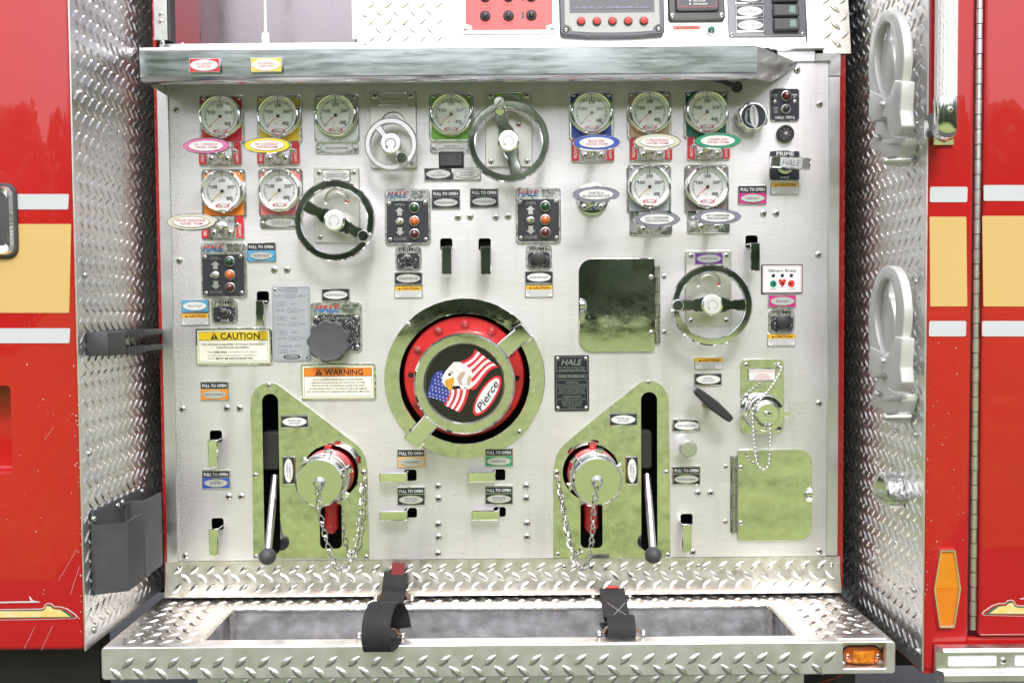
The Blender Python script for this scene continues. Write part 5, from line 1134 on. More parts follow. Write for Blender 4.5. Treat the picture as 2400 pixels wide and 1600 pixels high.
emblem('eagle_eye', [[(1760 + 13 * math.cos(k), 298 + 13 * math.sin(k)) for k in [R(30 * j) for j in range(12)]]], BLACK, 114)
oc = ez(2110, 498); m = MB(); m.flat(ell(217 * q, 80 * q, *oc, 40, 57), 112.6); obj('badge_border', m, FR, disc, smooth=0)
m = MB(); m.flat(ell(190 * q, 61 * q, *oc, 40, 57), 113); obj('badge_field', m, WHITE, disc, smooth=0)
m = MB(); m.text('Pierce', 17, 74, oc[0], oc[1], 113.4, rot=57, shear=.3, bold=.012); obj('badge_lettering', m, NAVY, disc, smooth=0)

# ---- auxiliary inlets
LINK = None
def chain(name, label, pts, group):
    """a sagging chain of twisted wire links through world points"""
    t = thing(name, label, 'chain', loc=pts[0], group=group)
    P3 = [Vector(p_) for p_ in pts]; dens = []
    # Catmull-Rom through the points
    ext = [P3[0] * 2 - P3[1]] + P3 + [P3[-1] * 2 - P3[-2]]
    for i in range(1, len(ext) - 2):
        for k in range(40):
            u = k / 40; a, b, c, d = ext[i - 1], ext[i], ext[i + 1], ext[i + 2]
            dens.append(0.5 * ((2 * b) + (c - a) * u + (2 * a - 5 * b + 4 * c - d) * u * u + (-a + 3 * b - 3 * c + d) * u ** 3))
    dens.append(P3[-1]); step_ = 17 * S; acc = 0; last = dens[0]; nodes = [dens[0]]
    for p_ in dens[1:]:
        acc += (p_ - last).length; last = p_
        if acc >= step_: nodes.append(p_.copy()); acc = 0
    if 'link' not in SHARED:
        m = MB(); path = []
        for k in range(16):   # figure-eight style loop, twisted a quarter turn along its length
            a = 2 * math.pi * k / 16; x = 6.0 * math.sin(a) * (1.0 - .35 * math.cos(a)); z = 11.0 * math.cos(a); tw = z / 11 * R(45); path.append((x * math.cos(tw), z, x * math.sin(tw)))
        m.tube(path, 1.75, 6, closed=True); SHARED['link'] = m.mesh('link')
    for i in range(len(nodes) - 1):
        a, b = nodes[i], nodes[i + 1]; dr = (b - a).normalized()
        o = link('link', SHARED['link'], CHROMEW, t); o.rotation_mode = 'QUATERNION'
        qn = dr.to_track_quat('-Z', 'Y'); o.rotation_quaternion = qn @ Matrix.Rotation(R(90 * (i % 2) + 20), 4, 'Z').to_quaternion(); o.location = (a + b) / 2 - t.location
    return t
def aux_inlet(side, outline, cap_px, lever, lab):
    A_ = aux[side]; t = thing('mirror_plate', 'polished plate with a lever slot around the %s capped inlet' % side, 'plate', cap_px[0], 1100, 0, 'slotted mirror plates')
    off = (panel.location.x - t.location.x) / S, (panel.location.z - t.location.z) / S
    tr = lambda p_: (p_[0] + off[0], p_[1] + off[1])
    pts = [LP(t, a, b) for a, b in outline]
    sc_, sw, sh = A_['slot']; (hc, hr) = A_['hole']; lc, lw, lh = A_['low']
    # keyhole: the round hole runs into the lower slot
    hx, hz = tr(hc); lx, lz = tr(lc); bot = lz - lh / 2; key = []
    for k in range(40):
        a = R(-60 + 300 * k / 39); key.append((hx + hr * math.cos(a), hz + hr * math.sin(a)))
    hw_ = lw / 2; yj = hz - math.sqrt(max(1, hr * hr - hw_ * hw_)); key = [p_ for p_ in key if not (abs(p_[0] - hx) < hw_ + 1 and p_[1] < hz)]
    r_ = 12; key += [(lx - hw_, yj)] + [(lx - hw_ + r_ - r_ * math.cos(R(90 * k / 5)), bot + r_ - r_ * math.sin(R(90 * k / 5))) for k in range(6)] + [(lx + hw_ - r_ + r_ * math.sin(R(90 * k / 5)), bot + r_ - r_ * math.cos(R(90 * k / 5))) for k in range(6)] + [(lx + hw_, yj)]
    link('sheet', curve_plate(pts, [key, rrect(sw, sh, sw / 2 - .5, *tr(sc_), n=8)], .6, 4, 0), MIRRORD, t)
    for a, b in lab['screws']: x, z = LP(t, a, b); screw(t, x, z, 4, 6, 'hex')
    # the inlet itself
    i_ = thing('capped_inlet', lab['cap'], 'inlet', loc=Vector((t.location.x + hx * S, 0, t.location.z + hz * S)), group='capped auxiliary inlets')
    cpt = at_depth(cap_px[0], cap_px[1], 122) - i_.location; ax, az = cpt.x / S, cpt.z / S
    m = MB(); m.lathe([(54, -60), (54, 10), (59, 14), (59, 34), (56, 40), (54, 60)], ax * .62, az * .62, 40); m.prism(rrect(16, 14, 3, ax * .62, az * .62 + 61), 12, 28, 2); obj('red_coupling', m, REDC, i_)
    m = MB(); m.lathe([(55, 56), (58, 60), (58, 74), (55.5, 78), (54, 80), (55, 92), (54.5, 118.4), (50.5, 122.4), (.01, 122.4)], ax, az, 48); c_ = obj('cap', m, M('machined_cap', (.82, .83, .80), 1, .16, rvar=.06, vscale=160), i_)
    for k in range(6):
        a = 20 + 60 * k; m = MB(); m.prism(rotp([(52, -7), (66, -9), (67, -4), (67, 4), (66, 9), (52, 7)], a, ax, az), 60, 76, 3); obj('lug', m, CHROME, c_)
    m = MB(); m.lathe([(14, 122), (10, 125), (8.5, 128), (8.5, 136), (6, 139), (0.01, 139.5)], ax, az, 20); obj('stud', m, CHROME, c_)
    m = MB(); m.tube([(lx - hx, -58, -14), (lx - hx, -75, -10), (lx - hx, -105, -8), (lx - hx, -132, -6), (lx - hx, -144, -6)], [24, 18, 16, 17, 9], 14); obj('red_drain_lever', m, REDC, i_)
    p0 = i_.location + Vector((ax * S, -137 * S, (az - 6) * S))
    # lever
    (rx, ry), (bx, by), hb = lever
    l_ = thing('valve_lever', lab['lever'], 'lever', loc=P(bx, by, -hb * S), group='ball ended valve levers')
    b0 = P(rx, ry, .02) - l_.location; b0 = (b0.x / S, b0.z / S, -b0.y / S)
    m = MB(); m.tube([(b0[0], b0[1], b0[2]), (0, 0, 0)], [9.5, 8.5], 16); obj('rod', m, SATIN, l_)
    m = MB(); m.ball((0, 0, 0), 19.6, 24, 16); obj('ball_knob', m, RUBBER, l_)
    m = MB(); m.prism(rrect(44, 90, 8, b0[0] - 10, b0[1] + 60), b0[2] - 40, b0[2] + 4, 3); obj('valve_body', m, UNDER, l_)
    return p0
pl = aux_inlet('left', [(595, 1306), (592, 1100), (588, 955), (590, 930), (600, 911), (615, 900), (632, 896), (648, 899), (662, 908), (760, 982), (838, 1042), (850, 1056), (858, 1075), (862, 1100), (864, 1200), (866, 1306)], (748, 1131), ((645, 1115), (627, 1303), 66),
     dict(screws=[(632, 902), (600, 1112), (859, 1303), (601, 1303)], cap='chrome capped red inlet on the left mirror plate', lever='black ball lever in the left mirror plate slot'))
pr = aux_inlet('right', [(1297, 1306), (1297, 1120), (1298, 1095), (1303, 1068), (1313, 1050), (1328, 1035), (1400, 975), (1488, 905), (1500, 896), (1519, 890), (1540, 895), (1556, 908), (1565, 928), (1567, 945), (1569, 1100), (1571, 1306)], (1400, 1128), ((1516, 1112), (1531, 1300), 66),
     dict(screws=[(1519, 895), (1561, 1105), (1564, 1299), (1307, 1297)], cap='chrome capped red inlet on the right mirror plate', lever='black ball lever in the right mirror plate slot'))
def anchor(px, py, label):
    p_ = P(px, py, -.004); t = thing('chain_bolt', label, 'bolt', loc=Vector((p_.x, -.0032, p_.z)), group='chain anchor bolts'); screw(t, 0, 0, 0, 7, 'hex', name='head'); return Vector((p_.x, -.011, p_.z - .006))
al = anchor(852.5, 1107, 'steel bolt holding the chain right of the left cap'); ar = anchor(1304, 1107, 'steel bolt holding the chain left of the right cap')
CG = 'twisted link cap chains'
chain('cap_chain', 'steel link chain looping from the left inlet cap', [pl, P(748, 1190, -.09), P(764, 1260, -.075), P(783, 1318, -.06), P(800, 1338, -.05), P(822, 1315, -.04), P(838, 1250, -.028), P(848, 1170, -.018), al], CG)
chain('cap_chain', 'steel link chain looping from the right inlet cap', [pr, P(1392, 1190, -.09), P(1389, 1250, -.078), P(1380, 1315, -.062), P(1366, 1335, -.05), P(1349, 1318, -.04), P(1335, 1270, -.028), P(1320, 1190, -.018), ar], CG)

# ---- access doors
def access_door(x0, x1, y0, y1, radii, hinge_x, hy, label, latch, dsc, psc):
    t = thing('access_door', label, 'access door', (x0 + x1) / 2, (y0 + y1) / 2, 0, 'polished access doors')
    link('sheet', curve_plate(rrect(x1 - x0, y1 - y0, 5, n=6, radii=radii), [], 2, 6, .6), MIRROR, t)
    a = LP(t, hinge_x, hy[0]); b = LP(t, hinge_x, hy[1]); n = 6; hh = (a[1] - b[1]) / n
    for k in range(n):
        m = MB(); zz = b[1] + k * hh; m.tube([(a[0], zz + .5, 4), (a[0], zz + hh - .5, 4)], 6.6 if k % 2 else 5.4, 10); obj('hinge_knuckle', m, HINGE, t)
    m = MB(); m.box(min(a[0], a[0]) - 7, a[0] + 7, b[1], a[1], 0, 1.6); obj('hinge_backing', m, DKM, t)
    for p_ in dsc: x, z = LP(t, *p_); screw(t, x, z, 6, 6, 'round')
    for p_ in psc: x, z = LP(t, *p_); screw(t, x, z, 0, 6, 'cross')
    x, z = LP(t, *latch); a0_ = -90 if latch[0] < (x0 + x1) / 2 else 90; pf = [(17, .4), (17, 5), (15.5, 9), (11, 12.5), (5, 14), (.01, 14.3)]; m = MB()
    m.add([(x + r_ * math.cos(R(a0_ + 15 * k)), z + r_ * math.sin(R(a0_ + 15 * k)), d_) for k in range(13) for r_, d_ in pf], [(k * 6 + i, (k + 1) * 6 + i, (k + 1) * 6 + i + 1, k * 6 + i + 1) for k in range(12) for i in range(5)] + [tuple(range(6)) + tuple(72 + i for i in range(4, -1, -1))]); obj('latch', m, CHROME, t)
access_door(1357, 1533, 607, 823, (30, 5, 5, 30), 1540, (624, 804), 'mirror finish access door hinged on its right edge', (1359, 716), [(1525, 649), (1525, 779)], [(1557, 648), (1557, 778)])
access_door(1727.5, 1901, 1051, 1266, (5, 30, 30, 5), 1719, (1068, 1247), 'mirror finish access door at lower right, hinged on its left', (1899, 1157), [(1735, 1094), (1735, 1223)], [(1700, 1093), (1700, 1222)])

# ---- foam port
t = thing('foam_port', 'small chrome capped foam port on a rounded mirror plate', 'port', 1785.5, 928)
link('sheet', curve_plate(rrect(101, 174, 11, n=6), [], .3, 3.5, .5), MIRRORD, t)
for p_, r_ in (((1748, 854), 5.5), ((1824, 854), 5.5), ((1749, 928), 8), ((1824, 1002), 8)): x, z = LP(t, *p_); screw(t, x, z, 3.5, r_, 'cross' if r_ > 6 else 'hex')
np_ = MB(); np_.prism(rrect(66, 31, 3, -2, 51), 3.5, 8, 1.8); o = obj('name_plate', np_, CHROMEW, t)
m = MB(); m.flat(rrect(60, 25, 2, -2, 51), 8.4); obj('field', m, WHITE, o); lettering(o, [('AUX. FOAM FUNCTIONS', 4, 57, -2, 59.5, 8.8), ('FOAM INLET', 3.4, 25, -2, 52, 8.8), ('FOAM STRAINER', 3.4, 34, -2, 46.5, 8.8), ('FOAM TANK DRAIN', 3.4, 41, -2, 41.5, 8.8)], REDP)
c0 = at_depth(1797, 969, 45) - t.location; ax, az = c0.x / S, c0.z / S
m = MB(); m.lathe([(44, 3), (45, 10), (43, 18), (40, 21), (40, 30), (42, 34), (42, 40), (40, 43), (31, 44), (28, 42), (27, 50), (26, 53), (24, 54)], ax, az, 44); cp_ = obj('cap', m, CHROME, t)
for a in (178, -2): m = MB(); m.prism(rotp([(38, -6), (50, -8), (55, -9), (55, 9), (50, 8), (38, 6)], a, ax, az), 24, 38, 2); obj('lug', m, CHROME, cp_)
m = MB(); m.lathe([(8, 53), (8, 62), (6, 64), (.01, 64.5)], ax, az, 16); obj('stud', m, CHROME, cp_)
def bead_chain(label, pts):
    t = thing('bead_chain', label, 'chain', loc=pts[0]); P3 = [Vector(p_) for p_ in pts]; ext = [P3[0] * 2 - P3[1]] + P3 + [P3[-1] * 2 - P3[-2]]; dens = []
    for i in range(1, len(ext) - 2):
        for k in range(40): u = k / 40; a, b, c, d = ext[i - 1], ext[i], ext[i + 1], ext[i + 2]; dens.append(0.5 * ((2 * b) + (c - a) * u + (2 * a - 5 * b + 4 * c - d) * u * u + (-a + 3 * b - 3 * c + d) * u ** 3))
    m = MB(); acc = 99; last = dens[0]; base = t.location
    loc_ = lambda v: ((v.x - base.x) / S, (v.z - base.z) / S, -(v.y - base.y) / S)
    for p_ in dens:
        acc += (p_ - last).length / S; last = p_
        if acc >= 9.6: m.ball(loc_(p_), 3.7, 10, 8); acc = 0
    o = obj('beads', m, CHROMEW, t); o['kind'] = 'stuff'
    m = MB(); m.tube([loc_(v) for v in dens[::4]], .9, 5); obj('wire', m, SATIN, t)
bead_chain('steel bead chain draped over the foam port cap', [P(1824, 856, -.012), P(1831, 864, -.016), P(1815, 895, -.03), P(1795, 922, -.045), P(1775, 944, -.05), P(1764, 962, -.052), P(1764, 990, -.05), P(1767, 1030, -.045), P(1771, 1070, -.04), P(1778, 1092, -.038), P(1791, 1099, -.038), P(1801, 1088, -.04), P(1804, 1050, -.043), P(1805, 1015, -.048), P(1803, 985, -.05)])
# ---- flush valve knob, pump shift handle
t = thing('drain_knob', 'round brushed steel knob below the FLUSH VALVE DRAIN label', 'knob', 0, 0); t.location = at_depth(1614, 1052, 50)
m = MB(); m.lathe([(9, 0), (9, 28), (19, 30), (20, 32), (20, 48), (19, 50), (16, 50.5)], 0, 0, 32); obj('grip', m, SATIN, t)
t = thing('pump_shift_pull', 'tilted black T-handle for the manual pump shift', 'handle', 0, 0); t.location = at_depth(1673, 949, 60)
m = MB(); m.prism(rotp([(-54, -6), (-46, -9), (0, -12.5), (46, -9), (54, -6), (54, 6), (46, 9), (0, 12.5), (-46, 9), (-54, 6)], -40.5), 44, 64, 4); obj('grip', m, BLKPL, t)
m = MB(); m.lathe([(14, 0), (14, 5), (8, 8), (8, 46)], 0, 0, 20); obj('stem', m, RUST, t)

# =================================================================== UPPER CONTROLS
t = thing('foam_control', 'red faced foam system control panel with black push buttons', 'control panel', 1193, 41, upper=True)
m = MB(); m.prism(rrect(217, 100, 6, 0, 8), 0, 6, 2); obj('frame', m, CAST, t)
CORAL = M('coral_face', (.72, .055, .06), 0, .4, vary=.1, vscale=60)
m = MB(); m.flat([(-101, 60), (101, 60), (101, -19), (96, -22), (86, -24), (86, -34), (-86, -34), (-86, -24), (-93, -21), (-101, -19)], 6.4); obj('face', m, CORAL, t)
for x in (-100, 100): screw(t, x, -32, 6, 5.5, 'cross')
for x, z in ((-55, 0), (-1, 0), (52, 1), (-55, 47), (-1, 47), (52, 47)):
    m = MB(); m.lathe([(12.5, 6), (12.5, 9), (10.5, 10), (7, 11)], x, z, 24); m.lathe([(6, 10), (6, 16), (4, 18), (.01, 18.5)], x, z, 18); obj('push_button', m, BLKPL, t)
lettering(t, [('SYSTEM', 5, 28, -55, 27, 6.8), ('ON/OFF', 5, 26, -55, 19.5, 6.8), ('DISPLAY', 5, 29, -1, 27, 6.8), ('MODE', 5, 20, -55, -18, 6.8), ('ENTER', 5, 23, -1, -18, 6.8)], NAVY)
m = MB(); m.flat([(29.5, 10), (35, 10), (35, -2), (36, -2), (32.2, -10), (28.5, -2), (29.5, -2)], 6.8); m.flat([(29.5, 52), (35, 52), (35, 36), (29.5, 36)], 6.8); obj('arrow_marks', m, NAVY, t)
t = thing('pressure_display', 'grey framed display unit with five red buttons', 'display', 1433, 46, upper=True)
m = MB(); m.prism([(-121, -36), (-116, -43), (-60, -47), (0, -48), (60, -47), (116, -43), (121, -36), (122, 60), (-122, 60)], 0, 14, 3); obj('frame', m, CHARC, t)
m = MB(); m.prism([(-110, 60), (-110, -20), (-102, -22), (-95, -28), (-93, -36), (-50, -39), (0, -40), (50, -39), (93, -36), (95, -28), (102, -22), (110, -20), (110, 60)], 13, 15.5, .8); obj('bezel', m, BEZELG, t)
m = MB(); m.prism([(-98, 9), (98, 9), (98, 60), (-98, 60)], 14, 16); obj('screen_surround', m, CHARC, t)
m = MB(); m.flat([(-91, 17), (91, 17), (91, 60), (-91, 60)], 16.4); obj('screen', m, SCREEN, t)
m = MB()
for k in range(170): m.flat(ell(rnd.uniform(.7, 2.2), rnd.uniform(.5, 1.5), rnd.uniform(-88, 88), 19 + abs(rnd.gauss(0, 2.2)), 6), 16.7)
o = obj('dust', m, M('screen_dust', (.35, .33, .5), 0, .7), t); o['kind'] = 'stuff'
for k in range(5):
    x = -72 + 36.2 * k; m = MB(); m.lathe([(10.2, 15), (10.2, 18), (9, 19)], x, -13, 24); obj('button_ring', m, BLKPL, t)
    m = MB(); m.lathe([(8.2, 18), (8, 22), (5, 24), (.01, 24.6)], x, -12.5, 20); obj('button', m, M('red_button', (.75, .06, .05), 0, .35), t)
for x in (-107, 107): m = MB(); m.lathe([(7, 14), (7, 14.6), (5.5, 14.8)], x, -31, 18); obj('screw_well', m, DARK, t); screw(t, x, -31, 14.6, 5, 'cross')
t = thing('throttle_panel', 'black throttle indicator panel with a red bordered legend', 'control panel', 1631, 20, upper=True)
m = MB(); m.prism(rrect(132, 110, 8, 0, 22), 0, 10, 3); obj('housing', m, BLKPL, t)
m = MB(); m.prism(rrect(100, 90, 5, 0, 32), 9, 17, 3); obj('raised_bezel', m, BLKPL, t)
m = MB(); a = rrect(88, 80, 4, 0, 34); m.band(a, inset(a, .9), 17.8); obj('red_line', m, REDP, t); m = MB(); m.flat(rrect(92, 84, 4, 0, 34), 17.4); obj('legend', m, NAVY, t)
lettering(t, [('PUMP ENGAGED', 4.2, 31, 5, 17, 17.9, dict(bold=.02)), ('OKAY TO PUMP', 4.2, 29, 4, 9, 17.9, dict(bold=.02)), ('THROTTLE READY', 4.2, 34, 7, 1.5, 17.9, dict(bold=.02))], WHITE)
m = MB()
for z in (17, 9, 1.5): m.flat(ell(2, 2, -17, z, 10), 18)
obj('led', m, WHITE, t)
for x in (-57, 57): screw(t, x, -22, 10, 6, 'hex')
tt = caution_label(1608.5, 75, [('DO NOT OPEN THROTTLE', 37), ('UNLESS LIGHT IS ON', 32)], 'small red headed WARNING label under the black throttle panel', head=M('vermilion_print', (.72, .08, .03), 0, .35), word='WARNING', upper=True, w=67)
t = thing('green_lamp', 'small green indicator lamp beside the red WARNING label', 'lamp', 1665.5, 73, upper=True); indicator(t, 0, 0, 0, M('bright_green_lens', (.005, .13, .07), 0, .12, coat=1), 8)
m = MB(); m.lathe([(12.5, 0), (12.5, 1.5), (11, 2)], 0, 0, 22); obj('washer', m, SATIN, t)
t = thing('switch_panel', 'grey switch panel with floodlight labels and black rockers', 'switch panel', 1796, 40, upper=True)
m = MB(); m.prism(rrect(180, 120, 6, 0, 10), 0, 4, 1.2); obj('plate', m, M('grey_switch_plate', (.22, .22, .25), 0, .45), t)
m = MB(); m.flat(rrect(98, 118, 5, 40, 12), 4.4); obj('dark_half', m, CHARC, t)
for z, s_, w_ in ((45, 'DS FLOODLIGHT', 38), (10, 'PS FLOODLIGHT', 42), (-24, 'REAR FLOODLIGHT', 50)):
    m = MB(); m.prism(rrect(66, 31, 2, -40, z), 4, 7.5, 1.6); o = obj('name_plate', m, CHROMEW, t)
    m = MB(); m.flat(rrect(62, 27, 1, -40, z), 7.9); obj('field', m, NAVY, o); m = MB(); m.flat(ell(29, 11.5, -40, z), 8.2); obj('oval', m, WHITE, o)
    lettering(o, [(s_, 5.2, w_, -40, z, 8.6)], BLACK)
    m = MB(); m.prism(rrect(60, 30, 4, 43, z), 4, 14, 3); o = obj('rocker', m, RUBBER, t)
    m = MB(); m.flat(rrect(14, 17, 1, 57, z + 1), 14.4); obj('window', m, M('pale_green_window', (.13, .24, .22), 0, .3), o)
    m = MB()
    for k in range(3): m.box(25 + 5 * k, 26.2 + 5 * k, z - 6, z + 8, 14, 14.5)
    obj('grip_ribs', m, BLKPL, o)
for x in (-82, 82): screw(t, x, -44, 4, 5, 'cross')

# =================================================================== SIDE WALL FITTINGS
# left wall: local u = depth towards the viewer, protrusion along +x
def wl(px, py, off=0): p_ = PX(px, py, XL + off); return -p_.y, p_.z
def lbox(m, u0, u1, z0, z1, p0, p1): return rbox(m, XL + p0, XL + p1, -u1, -u0, z0, z1)
t = thing('rubber_clip', 'black rubber two prong clip on the left diamond plate wall', 'clip', loc=(XL, -.12, wl(300, 800)[1]))
zu0, zu1 = wl(300, 828, .03)[1], wl(300, 775, .03)[1]; uA = wl(247, 800, .03)[0]; uB = wl(290, 800, .03)[0]; uC = wl(368, 800, .02)[0]
world_child(bevbox('base_block', XL + .0005, XL + .034, -uA, -uB, zu0, zu1, .003, RUBBER), t)
hh = (zu1 - zu0) * .27
for z0_ in (zu0, zu1 - hh):
    world_child(bevbox('prong', XL + .004, XL + .033, -uB + .0005, -uC, z0_, z0_ + hh, .002, RUBBER), t)
    m = MB()
    for k in range(6): y_ = -uB + .008 + k * .012; rbox(m, XL + .005, XL + .0345, y_, y_ + .006, z0_ - .0015, z0_ + hh + .0015)
    wobj('grip_ribs', m, RUBBER, t)
t = thing('document_holder', 'black plastic two pocket holder on the left diamond plate wall', 'holder', loc=(XL, -.15, wl(240, 1408)[1]))
u0_, zt0 = wl(209, 1205); u1_, zt1 = wl(343, 1134); zbt = wl(206, 1408)[1] + .004
u0_ = min(u0_, .295)
world_child(bevbox('back_plate', XL + .0008, XL + .006, -u0_, -u1_, zbt, max(zt0, zt1) , .002, RUBBER), t)
pk = .05; ub_ = wl(338, 1300, pk)[0]; zp1 = wl(300, 1222, pk)[1]
prof = [(u0_, .006), (u0_ - .018, pk), (ub_, pk), (ub_, pk - .004), (u0_ - .016, pk - .004), (u0_ - .003, .006)]
m = MB(); n = len(prof); m.add([(XL + p_, -u, z) for z in (zbt + .002, zp1) for u, p_ in prof], [(i, (i + 1) % n, n + (i + 1) % n, n + i) for i in range(n)] + [tuple(range(n)), tuple(range(n, 2 * n))]); wobj('front_pocket', m, RUBBER, t)
m = MB(); m.add([(XL + .006, -u0_ + .002, zbt + .003), (XL + .006, -ub_, zbt + .003), (XL + pk - .005, -ub_, zbt + .003), (XL + pk - .005, -u0_ + .018, zbt + .003)], [(0, 1, 2, 3)]); wobj('pocket_floor', m, RUBBER, t)
pk2 = .034; ua2 = wl(341, 1300, pk2)[0] + .012; uc2 = wl(379, 1200, pk2)[0]; z2b = wl(360, 1338, pk2)[1]; z2t = wl(360, 1163, pk2)[1]
prof = [(ua2, .006), (ua2, .010), (ua2 - .01, .012), (ua2 - .012, pk2 - .004), (ua2 - .012, pk2), (uc2, pk2), (uc2, pk2 - .004), (ua2 - .018, pk2 - .004), (ua2 - .018, .006)]
m = MB(); n = len(prof); m.add([(XL + p_, -u, z) for z in (z2b, z2t) for u, p_ in prof], [(i, (i + 1) % n, n + (i + 1) % n, n + i) for i in range(n)] + [tuple(range(n)), tuple(range(n, 2 * n))]); wobj('rear_pocket', m, M('grey_plastic', (.10, .10, .11), 0, .5, vary=.3), t)
for a, b in ((219, 1215), (275, 1184), (286, 1176), (332, 1150)):
    p_ = PX(a, b, XL + .006); m = MB(); m.ball((p_.x, p_.y, p_.z), .0042, 10, 6); wobj('screw', m, SCREW, t)
# right wall: protrusion along -x
def wr_(px, py, off=0): p_ = PX(px, py, XR - off); return -p_.y, p_.z
def folding_step(dy, label):
    off = .028
    base = wr_(2090, 385 + dy)
    t = thing('folding_step', label, 'folding step', loc=(XR, -base[0], base[1]), group='folding steps')
    def slab(name, pts, p0, p1, mat=CAST, bev=.0013):
        vs = [(XR - p0, -u, z) for u, z in pts] + [(XR - p1, -u, z) for u, z in pts]; n = len(pts)
        m = MB(); m.add(vs, [(i, (i + 1) % n, n + (i + 1) % n, n + i) for i in range(n)] + [tuple(range(n)), tuple(range(n, 2 * n))])
        me = m.mesh(name, raw=True, smooth=0); bm = bmesh.new(); bm.from_mesh(me); bmesh.ops.bevel(bm, geom=list(bm.edges), offset=bev, segments=2, affect='EDGES', profile=.5, clamp_overlap=True); bm.to_mesh(me); bm.free()
        me.polygons.foreach_set('use_smooth', [True] * len(me.polygons)); me.set_sharp_from_angle(angle=R(45)); return world_child(link(name, me, mat), t)
    za = lambda x, y: (1800 + x / 3.92, y / 3.92 + dy)
    def traced(name, L_, p0, p1, mat=CAST, bev=.0014): return slab(name, [wr_(*za(x, y), p1) for x, y in L_], p0, p1, mat, bev)
    def smooth_path(cl, k_=4):
        ext = [cl[0]] + cl + [cl[-1]]; out = []
        for i in range(1, len(ext) - 2):
            for k in range(k_):
                u = k / k_; a, b, c, d = [Vector(v) for v in ext[i - 1:i + 3]]; out.append(tuple(0.5 * ((2 * b) + (c - a) * u + (2 * a - 5 * b + 4 * c - d) * u * u + (-a + 3 * b - 3 * c + d) * u ** 3)))
        return out + [cl[-1]]
    outer_ = smooth_path([(930, 840), (918, 640), (930, 440), (962, 280), (1010, 150), (1060, 100), (1115, 92), (1170, 135), (1210, 225), (1235, 340), (1248, 480), (1245, 600), (1228, 760)])
    inner_ = smooth_path([(1046, 890), (1005, 760), (980, 600), (980, 440), (998, 330), (1025, 255), (1055, 212), (1090, 205), (1122, 228), (1150, 300), (1168, 440), (1165, 600), (1160, 740)])
    traced('ring', outer_ + inner_[::-1], .026, .040, bev=.0022)
    traced('paddle', smooth_path([(1085, 330), (1055, 420), (1040, 560), (1045, 700), (1060, 860), (1080, 940)]) + smooth_path([(1120, 880), (1145, 790), (1160, 680), (1155, 540), (1130, 420), (1115, 380), (1108, 330), (1104, 175), (1080, 175)]), .018, .030)
    traced('left_leg', [(930, 825), (1046, 885), (1070, 940), (1050, 985), (1050, 1080), (950, 1125), (920, 1060)], .022, .042, bev=.002)
    traced('right_leg', [(1160, 735), (1229, 755), (1220, 900), (1212, 1020), (1226, 1160), (1200, 1238), (1150, 1240), (1100, 1205), (1085, 1080), (1045, 1070), (1055, 1010), (1115, 870)], .026, .046, bev=.002)
    traced('hinge_bracket', [(990, 1140), (1045, 1090), (1085, 1090), (1095, 1200), (1150, 1250), (1225, 1270), (1225, 1330), (1195, 1450), (1160, 1530), (1110, 1530), (1110, 1440), (935, 1365), (950, 1290), (975, 1230)], .0006, .026)
    traced('bracket_ledge', [(1050, 1285), (1235, 1272), (1235, 1315), (1050, 1330)], .026, .034)
    for (a, b) in ((1085, 1480), (1060, 965)):
        u, z = wr_(*za(a, b), .044); m = MB(); m.tube([(XR - .008, -u, z), (XR - .044, -u, z)], [.0065, .0065], 12); m.ball((XR - .044, -u, z), .0065, 12, 8); wobj('stud', m, SATIN, t)
    u, z = wr_(*za(1005, 1265), .03); m = MB(); m.ball((XR - .030, -u, z), .006, 12, 8); wobj('pivot', m, SATIN, t)
folding_step(0, 'upper cast aluminium folding step with ring loop on the right wall')
folding_step(600, 'lower cast aluminium folding step with ring loop on the right wall')
# chrome hooded lamp on the right wall
u0_, zc_ = wr_(2075, 1140, .02)
t = thing('hooded_lamp', 'chrome half round hooded lamp low on the right wall', 'lamp', loc=(XR, -u0_, zc_))
m = MB(); prof = [(.033 * math.cos(R(a)), .041 * math.sin(R(a))) for a in range(0, 181, 12)]; n = len(prof)
m.add([(XR - .0005, -u0_ + x, zc_ - .016 + z) for x, z in prof] + [(XR - .026, -u0_ + x, zc_ - .016 + z) for x, z in prof] + [(XR - .029, -u0_ + x * .9, zc_ - .016 + z * .9) for x, z in prof], [(i, i + 1, n + i + 1, n + i) for i in range(n - 1)] + [(n + i, n + i + 1, 2 * n + i + 1, 2 * n + i) for i in range(n - 1)] + [tuple(range(2 * n, 3 * n))])
wobj('hood', m, CHROMEW, t)
m = MB(); rbox(m, XR - .030, XR - .0005, -u0_ - .034, -u0_ + .034, zc_ - .020, zc_ - .0165); wobj('lower_lip', m, CHROMEW, t)
m = MB(); rbox(m, XR - .024, XR - .003, -u0_ - .029, -u0_ + .029, zc_ - .028, zc_ - .0205); wobj('lens', m, M('frosted_lens', (.7, .7, .66), 0, .3), t)

# =================================================================== FRONT FACE FITTINGS
# grab rail at the top right
t = thing('grab_rail', 'white ribbed grab rail with a chrome end bracket at upper right', 'grab rail', loc=P(2215, 340, FY))
gy = FY - .045; gx = (P(2219, 0, gy).x + P(2216, 235, gy).x) / 2; gr = 24.5 * S * (D + gy) / D; gz = P(2216, 240, gy).z
m = MB(); N_ = 40; vs = []
for z in (gz, ZT):
    for k in range(N_): a = 2 * math.pi * k / N_; r_ = gr * (1 - .05 * (k % 2)); vs.append((gx + r_ * math.cos(a), gy + r_ * math.sin(a), z))
m.add(vs, [(k, (k + 1) % N_, N_ + (k + 1) % N_, N_ + k) for k in range(N_)] + [tuple(range(N_))]); wobj('tube', m, GRIP, t)
m = MB(); prof = [(gr * 1.07, gz + .006), (gr * 1.1, gz - .002), (gr * 1.1, gz - .040), (gr * .95, gz - .048), (gr * .5, gz - .054), (.0001, gz - .055)]
